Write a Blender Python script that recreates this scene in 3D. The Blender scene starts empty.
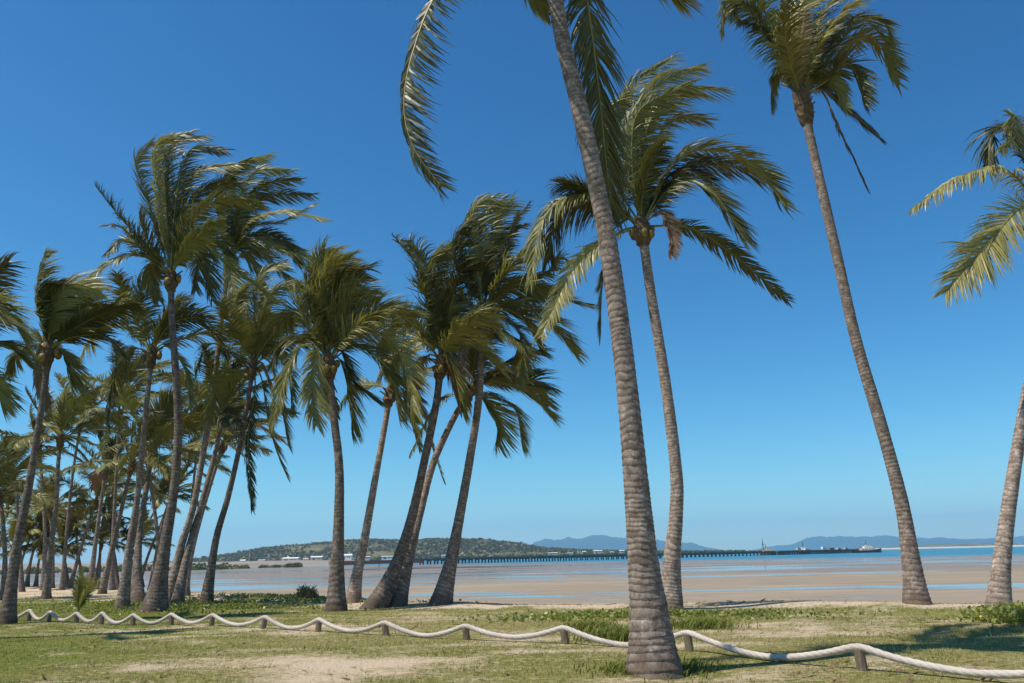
import bpy, math, random
import numpy as np
from mathutils import Vector, Matrix
R = math.radians
# ------------------------------------------------------------------ camera
CAM = np.array([0.0, 0.0, 1.4]); FPX = 800.0
PITCH = math.atan(215.0/FPX); ROLL = R(1.23)
cF = np.array([0, math.cos(PITCH), math.sin(PITCH)])
U0 = np.array([0, -math.sin(PITCH), math.cos(PITCH)]); R0 = np.array([1.0, 0, 0])
cR = R0*math.cos(ROLL) - U0*math.sin(ROLL); cU = U0*math.cos(ROLL) + R0*math.sin(ROLL)
scene = bpy.context.scene
cam = bpy.data.cameras.new('camera'); camo = bpy.data.objects.new('camera', cam)
scene.collection.objects.link(camo); scene.camera = camo
cam.sensor_width = 36; cam.lens = 36*FPX/1024; cam.clip_end = 60000; cam.clip_start = 0.1
M4 = Matrix(((cR[0], cU[0], -cF[0], CAM[0]), (cR[1], cU[1], -cF[1], CAM[1]), (cR[2], cU[2], -cF[2], CAM[2]), (0, 0, 0, 1)))
camo.matrix_world = M4
# ------------------------------------------------------------------ world, sun, exposure
SUN_EL = 61.0
SHX, SHY = 0.93, 0.37            # horizontal direction the shadows run
world = bpy.data.worlds.new('World'); scene.world = world; world.use_nodes = True
nt = world.node_tree; nt.nodes.clear()
sky = nt.nodes.new('ShaderNodeTexSky'); sky.sky_type = 'NISHITA'; sky.sun_disc = False
sky.sun_elevation = R(SUN_EL)
sky.sun_rotation = math.atan2(-SHX, -SHY)
sky.air_density = 1.0; sky.dust_density = 0.2; sky.ozone_density = 3.0; sky.altitude = 0
bg = nt.nodes.new('ShaderNodeBackground'); bg.inputs[1].default_value = 0.083
wo = nt.nodes.new('ShaderNodeOutputWorld')
sep = nt.nodes.new('ShaderNodeSeparateColor'); cmb = nt.nodes.new('ShaderNodeCombineColor'); nt.links.new(sky.outputs[0], sep.inputs[0])
for i, (gam, gain) in enumerate(((2.0, 2.2), (1.41, 1.86), (1.20, 1.74))):      # a deeper, more saturated blue towards the zenith
    a_ = nt.nodes.new('ShaderNodeMath'); a_.operation = 'MULTIPLY'; a_.inputs[1].default_value = .083
    b_ = nt.nodes.new('ShaderNodeMath'); b_.operation = 'POWER'; b_.inputs[1].default_value = gam
    c_ = nt.nodes.new('ShaderNodeMath'); c_.operation = 'MULTIPLY'; c_.inputs[1].default_value = gain/.083
    nt.links.new(sep.outputs[i], a_.inputs[0]); nt.links.new(a_.outputs[0], b_.inputs[0]); nt.links.new(b_.outputs[0], c_.inputs[0]); nt.links.new(c_.outputs[0], cmb.inputs[i])
nt.links.new(cmb.outputs[0], bg.inputs[0]); nt.links.new(bg.outputs[0], wo.inputs[0])
sl = bpy.data.lights.new('sun', 'SUN'); sl.energy = 5.0; sl.angle = R(0.5); sl.color = (1.0, 0.93, 0.80)
so = bpy.data.objects.new('sun', sl); scene.collection.objects.link(so)
ce = math.cos(R(SUN_EL)); hv = Vector((SHX, SHY, 0)).normalized()
so.rotation_euler = Vector((hv.x*ce, hv.y*ce, -math.sin(R(SUN_EL)))).to_track_quat('-Z', 'Y').to_euler()
scene.view_settings.view_transform = 'Standard'; scene.view_settings.look = 'None'
scene.view_settings.exposure = 0.15; scene.view_settings.gamma = 1.0
scene.view_settings.use_curve_mapping = False
scene.cycles.volume_bounces = 1; scene.cycles.transparent_max_bounces = 16

# ------------------------------------------------------------------ helpers
COL = scene.collection
def ray(px, py):
    a = (px-512)/FPX; b = (341.5-py)/FPX
    return cR*a + cU*b + cF
def at(px, py, Y):                       # point of the sight line at world distance Y
    d = ray(px, py); return CAM + d*(Y/d[1])
SEA = -2.8
def smooth(a, b, x):
    t = np.clip((x-a)/(b-a), 0, 1); return t*t*(3-2*t)
_rs = np.random.RandomState(7); _perm = _rs.rand(256, 256)
def vnoise(x, y):
    x = np.asarray(x, float); y = np.asarray(y, float)
    xi = np.floor(x).astype(int); yi = np.floor(y).astype(int)
    fx = x-xi; fy = y-yi; fx = fx*fx*(3-2*fx); fy = fy*fy*(3-2*fy)
    g = lambda i, j: _perm[i & 255, j & 255]
    return (g(xi, yi)*(1-fx)+g(xi+1, yi)*fx)*(1-fy) + (g(xi, yi+1)*(1-fx)+g(xi+1, yi+1)*fx)*fy
def fbm(x, y, o=4):
    s = 0; a = 0.5; t = 0
    for i in range(o):
        s = s + a*vnoise(np.asarray(x)*2**i+17*i, np.asarray(y)*2**i+31*i); t += a; a *= 0.5
    return s/t
def crest(x):
    return np.interp(x, [-45, -32, -16, -8, 0, 7, 11, 20], [62, 57, 41, 32, 25.0, 23.5, 20, 19])
def shore(x, y):
    return np.interp(x, [-240, -90, 0, 200, 600], [640, 600, 500, 385, 340]) + 60*(fbm(x/90., y/60., 3)-.5)
def terrain(x, y):
    x = np.asarray(x, float); y = np.asarray(y, float)
    c = crest(x) + 2.5*(fbm(x*.35, y*.1+3, 3)-.5)
    near = 0.10*(fbm(x*.22, y*.22, 3)-.5) + 0.05*(fbm(x*.9+5, y*.9, 3)-.5)
    near = near + 0.10*np.exp(-((y-c+1.5)/1.6)**2)*(0.4+fbm(x*.6, y*.3+9, 2))
    flat = SEA + 0.10 + 0.05*(fbm(x/25., y/9., 3)-.5)
    flat = flat - 0.9*smooth(-20, 60, y-shore(x, y))
    k = smooth(0, 14, y-c)
    return near*(1-k) + flat*k
def ground_pt(px, py):
    d = ray(px, py); lo = None
    for Y in np.arange(6, 75, 0.1):
        p = CAM + d*(Y/d[1])
        if p[2] <= terrain(p[0], p[1]): return p
    return CAM + d*(58/d[1])

def tag(o, label=None, cat=None, group=None, kind=None):
    if label: o['label'] = label
    if cat: o['category'] = cat
    if group: o['group'] = group
    if kind: o['kind'] = kind
    return o
def empty(name, loc, label, cat, group=None):
    o = bpy.data.objects.new(name, None); COL.objects.link(o); o.location = Vector(loc); o.empty_display_size = .2
    return tag(o, label, cat, group)
def mesh_np(name, V, F, mats, parent=None, smoothf=False, mi=None, loc=None, attr=None):
    """V (n,3) world coordinates; F (m,k) array or list of faces. origin goes to parent's location or loc."""
    V = np.asarray(V, float)
    off = np.array(parent.location) if parent is not None else (np.array(loc) if loc is not None else np.zeros(3))
    if parent is not None and parent.parent is not None: off = off + np.array(parent.parent.location)
    me = bpy.data.meshes.new(name)
    W = (V-off).astype(np.float32)
    if isinstance(F, np.ndarray):
        n, k = F.shape
        me.vertices.add(len(W)); me.vertices.foreach_set('co', W.ravel())
        me.loops.add(n*k); me.loops.foreach_set('vertex_index', F.astype(np.int32).ravel())
        me.polygons.add(n); me.polygons.foreach_set('loop_start', np.arange(0, n*k, k, dtype=np.int32))
        me.polygons.foreach_set('loop_total', np.full(n, k, dtype=np.int32))
    else:
        me.from_pydata([tuple(v) for v in W], [], F)
    for m in (mats if isinstance(mats, (list, tuple)) else [mats]): me.materials.append(m)
    if mi is not None: me.polygons.foreach_set('material_index', np.asarray(mi, dtype=np.int32))
    me.polygons.foreach_set('use_smooth', np.full(len(me.polygons), smoothf))
    if attr:
        for an, av in attr.items():
            a = me.attributes.new(an, 'FLOAT', 'POINT'); a.data.foreach_set('value', np.asarray(av, np.float32))
    me.update(calc_edges=True); me.validate()
    o = bpy.data.objects.new(name, me); COL.objects.link(o)
    if parent is not None: o.parent = parent
    elif loc is not None: o.location = Vector(loc)
    return o
class MB:
    def __init__(s): s.v = []; s.f = []
    def add(s, V, F):
        b = len(s.v); s.v += [tuple(map(float, v)) for v in V]; s.f += [tuple(b+i for i in f) for f in F]; return s
    def box(s, c, size, rz=0.0, taper=1.0):
        x, y, z = [q/2 for q in size]; V = []
        for sz in (-1, 1):
            k = taper if sz > 0 else 1
            for sx, sy in ((-1, -1), (1, -1), (1, 1), (-1, 1)):
                a, b = sx*x*k, sy*y*k
                V.append((c[0]+a*math.cos(rz)-b*math.sin(rz), c[1]+a*math.sin(rz)+b*math.cos(rz), c[2]+sz*z))
        return s.add(V, [(3, 2, 1, 0), (4, 5, 6, 7), (0, 1, 5, 4), (1, 2, 6, 5), (2, 3, 7, 6), (3, 0, 4, 7)])
    def tube(s, p, q, r0, r1=None, n=8):
        r1 = r0 if r1 is None else r1
        p = Vector(p); q = Vector(q); d = (q-p).normalized()
        a = d.orthogonal().normalized(); b = d.cross(a); V = []
        for c, r in ((p, r0), (q, r1)):
            for i in range(n):
                t = 2*math.pi*i/n; V.append(c + a*(r*math.cos(t)) + b*(r*math.sin(t)))
        F = [(i, (i+1) % n, n+(i+1) % n, n+i) for i in range(n)] + [tuple(range(n-1, -1, -1)), tuple(range(n, 2*n))]
        return s.add(V, F)
    def build(s, name, m, parent=None, loc=None, sm=False): return mesh_np(name, s.v, s.f, m, parent, sm, loc=loc)
def catmull(P, n):
    P = np.asarray(P, float); P = np.vstack([2*P[0]-P[1], P, 2*P[-1]-P[-2]])
    m = len(P)-3; t = np.linspace(0, m-1e-9, n); i = t.astype(int); u = (t-i)[:, None]
    a, b, c, d = P[i], P[i+1], P[i+2], P[i+3]
    return 0.5*((2*b)+(-a+c)*u+(2*a-5*b+4*c-d)*u**2+(-a+3*b-3*c+d)*u**3)
def resample(C, n):
    s = np.r_[0, np.cumsum(np.linalg.norm(np.diff(C, axis=0), axis=1))]
    t = np.linspace(0, s[-1], n); return np.stack([np.interp(t, s, C[:, k]) for k in range(3)], 1), s[-1]
def nrm(v): return v/np.maximum(np.linalg.norm(v, axis=-1, keepdims=True), 1e-9)
def frames(C, up=(0, 0, 1)):
    T = nrm(np.gradient(C, axis=0)); S = np.zeros_like(T); s = np.cross(T[0], up)
    if np.linalg.norm(s) < .2: s = np.cross(T[0], (0.3, -1, 0))
    for i in range(len(C)):
        s = s - T[i]*np.dot(s, T[i]); s = s/np.linalg.norm(s); S[i] = s
    return T, S, np.cross(S, T)
def tube_np(C, rad, n, S, N, lobes=None):
    th = np.linspace(0, 2*np.pi, n, endpoint=False)
    rr = np.asarray(rad)[:, None]*np.ones((1, n)) if np.ndim(rad) == 1 else rad
    V = C[:, None, :] + rr[..., None]*(np.cos(th)[None, :, None]*S[:, None, :]+np.sin(th)[None, :, None]*N[:, None, :])
    m = len(C); i = np.arange(m-1)[:, None]*n; j = np.arange(n)[None, :]; k = (j+1) % n
    F = np.stack([i+j, i+k, i+n+k, i+n+j], -1).reshape(-1, 4)
    return V.reshape(-1, 3), F

# ------------------------------------------------------------------ materials
class Mat:
    def __init__(s, name):
        s.m = bpy.data.materials.new(name); s.m.use_nodes = True; s.t = s.m.node_tree; s.t.nodes.clear()
        s.out = s.n('ShaderNodeOutputMaterial')
    def n(s, ty, **kw):
        o = s.t.nodes.new(ty)
        for k, v in kw.items():
            if k in o.inputs: o.inputs[k].default_value = v
            else: setattr(o, k, v)
        return o
    def l(s, a, b): s.t.links.new(a, b)
    def ramp(s, fac, stops):
        r = s.n('ShaderNodeValToRGB'); e = r.color_ramp.elements
        while len(e) > 1: e.remove(e[-1])
        for i, (p, c) in enumerate(stops):
            q = e[0] if i == 0 else e.new(p)
            q.position = p; q.color = (c[0], c[1], c[2], 1) if not np.isscalar(c) else (c, c, c, 1)
        s.l(fac, r.inputs[0]); return r.outputs[0]
    def noise(s, scale, detail=4, rough=.55, vec=None, stretch=None, dist=0):
        t = s.n('ShaderNodeTexNoise'); t.inputs['Scale'].default_value = scale; t.inputs['Detail'].default_value = detail
        t.inputs['Roughness'].default_value = rough; t.inputs['Distortion'].default_value = dist
        if vec is None:
            vec = s.n('ShaderNodeTexCoord').outputs['Object']
        if stretch:
            mp = s.n('ShaderNodeMapping'); mp.inputs['Scale'].default_value = stretch; s.l(vec, mp.inputs[0]); vec = mp.outputs[0]
        s.l(vec, t.inputs['Vector']); return t.outputs['Fac']
    def mix(s, f, a, b, mode='MIX'):
        m = s.n('ShaderNodeMix', data_type='RGBA', blend_type=mode)
        for v, i in ((f, 0), (a, 6), (b, 7)):
            if hasattr(v, 'is_linked'): s.l(v, m.inputs[i])
            elif i == 0: m.inputs[0].default_value = v
            else: m.inputs[i].default_value = (*v, 1)
        return m.outputs[2]
    def math(s, op, a, b=0.0, clamp=False):
        m = s.n('ShaderNodeMath', operation=op, use_clamp=clamp)
        for v, i in ((a, 0), (b, 1)):
            if hasattr(v, 'is_linked'): s.l(v, m.inputs[i])
            else: m.inputs[i].default_value = v
        return m.outputs[0]
    def attr(s, name):
        a = s.n('ShaderNodeAttribute', attribute_name=name); return a.outputs['Fac']
    def bsdf(s, col, rough=.8, spec=.3, bump=None, bs=.3, bd=.02):
        p = s.n('ShaderNodeBsdfPrincipled')
        if hasattr(col, 'is_linked'): s.l(col, p.inputs['Base Color'])
        else: p.inputs['Base Color'].default_value = (*col, 1)
        if hasattr(rough, 'is_linked'): s.l(rough, p.inputs['Roughness'])
        else: p.inputs['Roughness'].default_value = rough
        if hasattr(spec, 'is_linked'): s.l(spec, p.inputs['Specular IOR Level'])
        else: p.inputs['Specular IOR Level'].default_value = spec
        if bump is not None:
            b = s.n('ShaderNodeBump'); b.inputs['Strength'].default_value = bs; b.inputs['Distance'].default_value = bd
            s.l(bump, b.inputs['Height']); s.l(b.outputs[0], p.inputs['Normal'])
        s.l(p.outputs[0], s.out.inputs[0]); s.p = p; return s
def plain(name, c, rough=.7, var=.25, scale=3, spec=.3):
    m = Mat(name); n = m.noise(scale)
    lo = tuple(x*(1-var) for x in c); hi = tuple(min(1, x*(1+var)) for x in c)
    return m.bsdf(m.ramp(n, [(.3, lo), (.7, hi)]), rough, spec).m
def leaf_mat(name, a, b, tr, rough=.42, spec=.4, tw=.3):
    m = Mat(name); oi = m.n('ShaderNodeObjectInfo'); n = m.noise(1.7, 3)
    f = m.math('ADD', m.math('MULTIPLY', oi.outputs['Random'], .85), m.math('MULTIPLY', n, .35))
    lf = m.attr('leafvar')
    f = m.math('ADD', f, m.math('MULTIPLY', lf, .35))
    col = m.ramp(f, [(.15, a), (.75, tuple((x+y)/2 for x, y in zip(a, b))), (1.1 if False else 1.0, b)])
    m.bsdf(col, rough, spec)
    t = m.n('ShaderNodeBsdfTranslucent'); m.l(m.mix(.65, col, tr), t.inputs[0])
    x = m.n('ShaderNodeMixShader'); x.inputs[0].default_value = tw
    m.l(m.p.outputs[0], x.inputs[1]); m.l(t.outputs[0], x.inputs[2]); m.l(x.outputs[0], m.out.inputs[0])
    return m.m
MLEAF = leaf_mat('palm_leaf', (.026, .030, .009), (.235, .22, .060), (.24, .23, .03), rough=.45, spec=.33, tw=.13)
MLEAF_Y = leaf_mat('palm_leaf_yellow', (.13, .135, .035), (.36, .32, .11), (.36, .33, .04))
MLEAF_D = leaf_mat('palm_leaf_dry', (.15, .085, .045), (.30, .20, .12), (.2, .12, .05), rough=.7, tw=.15)
MRACH = plain('frond_stalk', (.22, .20, .06), .5)
MRACH_D = plain('frond_stalk_dry', (.26, .17, .09), .7)
MFIB = plain('palm_fibre', (.13, .085, .05), .9, .4, 9)
MNUT = plain('coconut', (.22, .15, .04), .5, .5, 6)
MGLEAF = leaf_mat('shrub_leaf', (.045, .065, .018), (.14, .16, .05), (.12, .16, .03))
MVINE = leaf_mat('vine_leaf', (.10, .13, .02), (.26, .28, .06), (.26, .30, .04))
def bark_mat():
    m = Mat('palm_bark'); r = m.attr('ring'); oi = m.n('ShaderNodeObjectInfo')
    n1 = m.noise(2.2, 5, .6); n2 = m.noise(22, 5, .7, stretch=(1, 1, .35)); n3 = m.noise(60, 3, .6)
    band = m.ramp(r, [(0, (.60, .51, .45)), (.09, (.50, .42, .37)), (.15, (.10, .070, .052)), (.4, (.235, .172, .135)), (.82, (.37, .285, .235)), (.95, (.60, .51, .45))])
    plainc = m.ramp(n1, [(.3, (.22, .162, .128)), (.7, (.44, .345, .29))])
    c = m.mix(m.ramp(m.noise(3.3, 4, .6), [(.3, .05), (.7, .5)]), band, plainc); n4 = m.noise(7, 6, .7)
    c = m.mix(m.ramp(n4, [(.5, 0), (.58, .8)]), c, (.12, .088, .066)); c = m.mix(m.ramp(n4, [(.34, .75), (.43, 0)]), c, (.62, .53, .47))
    c = m.mix(m.ramp(n2, [(.35, 0), (.7, .55)]), c, (.13, .10, .082))
    c = m.mix(m.ramp(n3, [(.55, 0), (.8, .5)]), c, (.50, .43, .38))
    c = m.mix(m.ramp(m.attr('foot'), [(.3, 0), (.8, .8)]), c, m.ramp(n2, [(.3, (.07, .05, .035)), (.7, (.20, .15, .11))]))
    tn = m.n('ShaderNodeVectorMath', operation='SCALE'); m.l(c, tn.inputs[0]); m.l(m.attr('tone'), tn.inputs['Scale']); c = tn.outputs[0]
    bmp = m.math('ADD', m.math('MULTIPLY', n2, .7), m.math('MULTIPLY', n3, .4))
    return m.bsdf(c, .92, .15, bmp, .8, .02).m
MBARK = bark_mat()
def ground_mat():
    m = Mat('ground_cover'); bare = m.attr('bare'); wet = m.attr('wet'); flat = m.attr('flat'); lush = m.attr('lush')
    vec = m.n('ShaderNodeNewGeometry').outputs['Position']
    n1 = m.noise(1.2, 5, .6, vec); n2 = m.noise(9, 5, .65, vec); n3 = m.noise(45, 4, .7, vec)
    grass = m.ramp(n2, [(.3, (.12, .12, .035)), (.5, (.24, .21, .075)), (.72, (.42, .34, .18))])
    grassl = m.ramp(n2, [(.3, (.08, .11, .02)), (.55, (.17, .18, .04)), (.75, (.32, .28, .11))])
    g = m.mix(lush, grass, grassl)
    sand = m.ramp(n3, [(.25, (.42, .32, .22)), (.6, (.60, .475, .345)), (.8, (.70, .58, .45))])
    f = m.math('ADD', bare, m.math('MULTIPLY', m.math('SUBTRACT', n2, .5), 1.3), True)
    f = m.ramp(f, [(.22, 0), (.8, 1)])
    near = m.mix(f, g, sand)
    # tidal flats
    s1 = m.noise(1, 5, .6, vec, (.012, .075, 1), .6); s2 = m.noise(1, 4, .6, vec, (.05, .35, 1), .3); s3 = m.noise(1, 4, .55, vec, (.0045, .03, 1))
    dry = m.ramp(s2, [(.25, (.235, .185, .135)), (.55, (.33, .268, .20)), (.8, (.45, .375, .285))])
    dry = m.mix(m.ramp(s3, [(.35, 0), (.65, .8)]), dry, (.28, .225, .165))
    wetc = m.mix(m.ramp(s2, [(.3, 0), (.7, .6)]), (.20, .16, .13), (.29, .235, .185))
    wf = m.math('ADD', m.math('MULTIPLY', wet, .75), m.math('SUBTRACT', s1, .5))
    damp = m.ramp(wf, [(.12, 0), (.30, 1)])
    pool = m.ramp(m.math('ADD', m.math('MULTIPLY', m.attr('pool'), 1.0), m.math('MULTIPLY', m.math('SUBTRACT', s2, .5), .35)), [(.46, 0), (.54, 1)])
    s4 = m.noise(1, 5, .7, vec, (.35, 1.1, 1), .8); dry = m.mix(m.ramp(s4, [(.45, 0), (.7, .45)]), dry, (.20, .155, .115)); s5 = m.noise(1, 4, .6, vec, (.03, .09, 1), 1.2); dry = m.mix(m.ramp(s5, [(.5, 0), (.62, .5)]), dry, (.235, .19, .145))
    fl = m.mix(damp, dry, wetc); fl = m.mix(pool, fl, (.21, .18, .145))
    col = m.mix(flat, near, fl)
    ro = m.math('SUBTRACT', .95, m.math('MULTIPLY', flat, m.math('ADD', m.math('MULTIPLY', damp, .36), m.math('MULTIPLY', pool, .9))))
    ro = m.math('MAXIMUM', ro, .06)
    sp = m.math('ADD', .03, m.math('MULTIPLY', flat, m.math('ADD', m.math('MULTIPLY', damp, .10), m.math('MULTIPLY', pool, .5))))
    h = m.math('ADD', m.math('MULTIPLY', n3, .6), m.math('MULTIPLY', n2, 1.2))
    h = m.math('MULTIPLY', h, m.math('SUBTRACT', 1.0, flat))
    return m.bsdf(col, ro, sp, h, .8, .05).m
MGROUND = ground_mat()
def grass_mat(name, a, b, c):
    m = Mat(name); v = m.attr('leafvar')
    col = m.ramp(v, [(0, a), (.5, b), (1, c)]); m.bsdf(col, .6, .2)
    t = m.n('ShaderNodeBsdfTranslucent'); m.l(col, t.inputs[0])
    x = m.n('ShaderNodeMixShader'); x.inputs[0].default_value = .3
    m.l(m.p.outputs[0], x.inputs[1]); m.l(t.outputs[0], x.inputs[2]); m.l(x.outputs[0], m.out.inputs[0]); return m.m
MGRASS = grass_mat('grass_blades', (.105, .145, .022), (.27, .27, .065), (.56, .45, .23))

# ------------------------------------------------------------------ ground
def axis(parts):
    a = [];
    for s, e, st in parts: a += list(np.arange(s, e, st))
    return np.array(a + [parts[-1][1]])
gx = axis([(-16000, -2000, 2000), (-2000, -400, 200), (-400, -60, 10), (-60, -26, 1.0), (-26, 14, .16), (14, 30, .5), (30, 60, 2), (60, 400, 10), (400, 2000, 200), (2000, 16000, 2000)])
gy = axis([(-16000, -2000, 2000), (-2000, -100, 300), (-100, -10, 10), (-10, 7, 1), (7, 27, .14), (27, 64, .6), (64, 200, 1.5), (200, 560, 5), (560, 1200, 80), (1200, 16000, 2000)])
X, Y = np.meshgrid(gx, gy)
Z = terrain(X, Y)
def bare_mask(x, y):
    b = fbm(x*.42, y*.75, 4)*1.25-.36 + .9*(fbm(x*1.7+11, y*2.8, 4)-.5)
    b = b + .05*np.exp(-(((x+4.)/4.)**2+((y-13.)/1.9)**2)) + .10*np.exp(-((y-9.6)/1.1)**2)*smooth(-6, 6, x)
    b = b - .32*smooth(-8, -14, x)*(y < 34) - .15*np.exp(-((y-10.)/1.5)**2)*smooth(-4, -8, x)
    c = crest(x); w = np.interp(x, [-45, -16, -6, 0, 20], [20, 9, 5.5, 3.0, 2.5])
    b = b + (.55*smooth(-w*1.15, -w*.45, y-c))*(.55+.75*fbm(x*.5+40, y*.5, 3))
    return b
def lush_mask(x, y):
    return np.clip(smooth(-3, -9, x)*.9 + .45*(fbm(x*.25+9, y*.25, 3)-.35)*2 + .5*smooth(-5, -1, y-crest(x)), 0, 1)
bare = bare_mask(X, Y)
c = crest(X); kf = smooth(8, 14, Y-c)
# pools: streaks of shallow water left on the flats
def pool_mask(x, y):
    a = fbm(x*.016+3, y*.075+1, 5); b = fbm(x*.06+30, y*.33+7, 4)
    p = .62*a+.38*b
    t = p - .138 + .062*smooth(66, 76, y)*smooth(112, 90, y)*smooth(.4, .6, fbm(x*.05+8, y*.02, 2)) + .02*smooth(150, 300, y)
    return np.clip(t*1.15, 0, 1)
pool = pool_mask(X, Y); wet = smooth(105, 210, Y)*.8 + .25*(fbm(X*.008, Y*.03, 3)-.5)
wet = np.where(Y > 64, wet, -1)
m_, n_ = X.shape
idx = np.arange(m_*n_).reshape(m_, n_)
F = np.stack([idx[:-1, :-1], idx[:-1, 1:], idx[1:, 1:], idx[1:, :-1]], -1).reshape(-1, 4)
g = mesh_np('ground', np.stack([X, Y, Z], -1).reshape(-1, 3), F, MGROUND, smoothf=True,
            attr={'bare': bare.ravel(), 'flat': kf.ravel(), 'lush': lush_mask(X, Y).ravel(), 'wet': (wet-.14+.35*smooth(60, -60, X)*smooth(170, 260, Y)).ravel(), 'pool': pool.ravel()})
tag(g, kind='structure')
# ------------------------------------------------------------------ sea
ms = Mat('sea_water'); vec = ms.n('ShaderNodeNewGeometry').outputs['Position']
w1 = ms.noise(.35, 4, .6, vec, (.5, 1.4, 1)); w2 = ms.noise(1, 3, .5, vec, (.004, .02, 1))
sc = ms.mix(ms.attr('shallow'), ms.ramp(w2, [(.3, (.010, .12, .19)), (.7, (.025, .17, .23))]), (.16, .17, .165))
ms.bsdf(sc, .28, .28, w1, .9, .35)
sx = axis([(-15900, -900, 1500), (-900, 900, 30), (900, 15900, 1500)]); sy = axis([(250, 700, 10), (700, 1500, 100), (1500, 15900, 1600)])
SX, SY = np.meshgrid(sx, sy); i2 = np.arange(SX.size).reshape(SX.shape)
F = np.stack([i2[:-1, :-1], i2[:-1, 1:], i2[1:, 1:], i2[1:, :-1]], -1).reshape(-1, 4)
tag(mesh_np('sea', np.stack([SX, SY, np.full(SX.shape, SEA)], -1).reshape(-1, 3), F, ms.m, smoothf=True, attr={'shallow': np.clip(smooth(120, 20, SY-shore(SX, SY)) + .8*smooth(40, -80, SX)*smooth(650, 420, SY), 0, 1).ravel()}), kind='structure')

# ------------------------------------------------------------------ grass blades (nobody could count them)
def blades(name, n, seed, xr, yr, hmin, hmax, wid, keep, mat, label, cat):
    r = np.random.RandomState(seed)
    u = r.rand(n)
    y = 1/(1/yr[0] - u*(1/yr[0]-1/yr[1])); x = xr[0]+r.rand(n)*(xr[1]-xr[0])
    # keep to what the camera side can see, with a margin on both sides
    ok = (np.abs(x) < 4.5+y*.74) & keep(x, y, r); x = x[ok]; y = y[ok]; n = len(x)
    z = terrain(x, y); cl = fbm(x*2.2, y*2.2, 3)
    h = (hmin+(hmax-hmin)*r.rand(n)**1.6)*(.5+1.1*cl)*(.8+.02*y); a = r.rand(n)*2*np.pi; w = wid*(.6+.8*r.rand(n))*(.55+y*.045)
    lean = .2+.6*r.rand(n); la = r.rand(n)*2*np.pi
    B = np.stack([x, y, z-.01], 1); D = np.stack([np.cos(a), np.sin(a)*.5, 0*a], 1)*w[:, None]/2
    Tp = B + np.stack([np.cos(la)*lean*h+.25*h, np.sin(la)*lean*h, h], 1)
    V = np.stack([B-D, B+D, Tp], 1).reshape(-1, 3); F = np.arange(n*3).reshape(-1, 3)
    lu = lush_mask(x, y)
    v = np.clip(1.5*(fbm(x*1.1+7, y*1.8, 4)-.5)+.55*r.rand(n)**1.4-.40*lu+.40, 0, 1)
    o = mesh_np(name, V, F, mat, attr={'leafvar': np.repeat(v, 3)})
    return tag(o, label, cat, kind='stuff')
def keep_short(x, y, r):
    b = bare_mask(x, y)+.9*(fbm(x*9, y*9, 2)-.5)*.5
    return (r.rand(len(x)) > smooth(.22, .68, b)*.88) & (y < crest(x)+.6)
blades('grass', 520000, 3, (-30, 22), (7.6, 48), .018, .050, .011, keep_short, MGRASS, 'short patchy lawn grass, part green and part straw coloured, between the palms', 'grass')
def keep_tall(x, y, r):
    b = bare_mask(x, y); k = fbm(x*.8+50, y*.8+3, 3)
    return (r.rand(len(x)) < smooth(.60, .80, k)*smooth(.55, .3, b)) & (y < crest(x))
blades('tall_grass', 42000, 5, (-22, 16), (11.5, 32), .05, .13, .010, keep_tall, MGRASS, 'longer wild grass tufts between the rope fence and the beach edge', 'grass')

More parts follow.
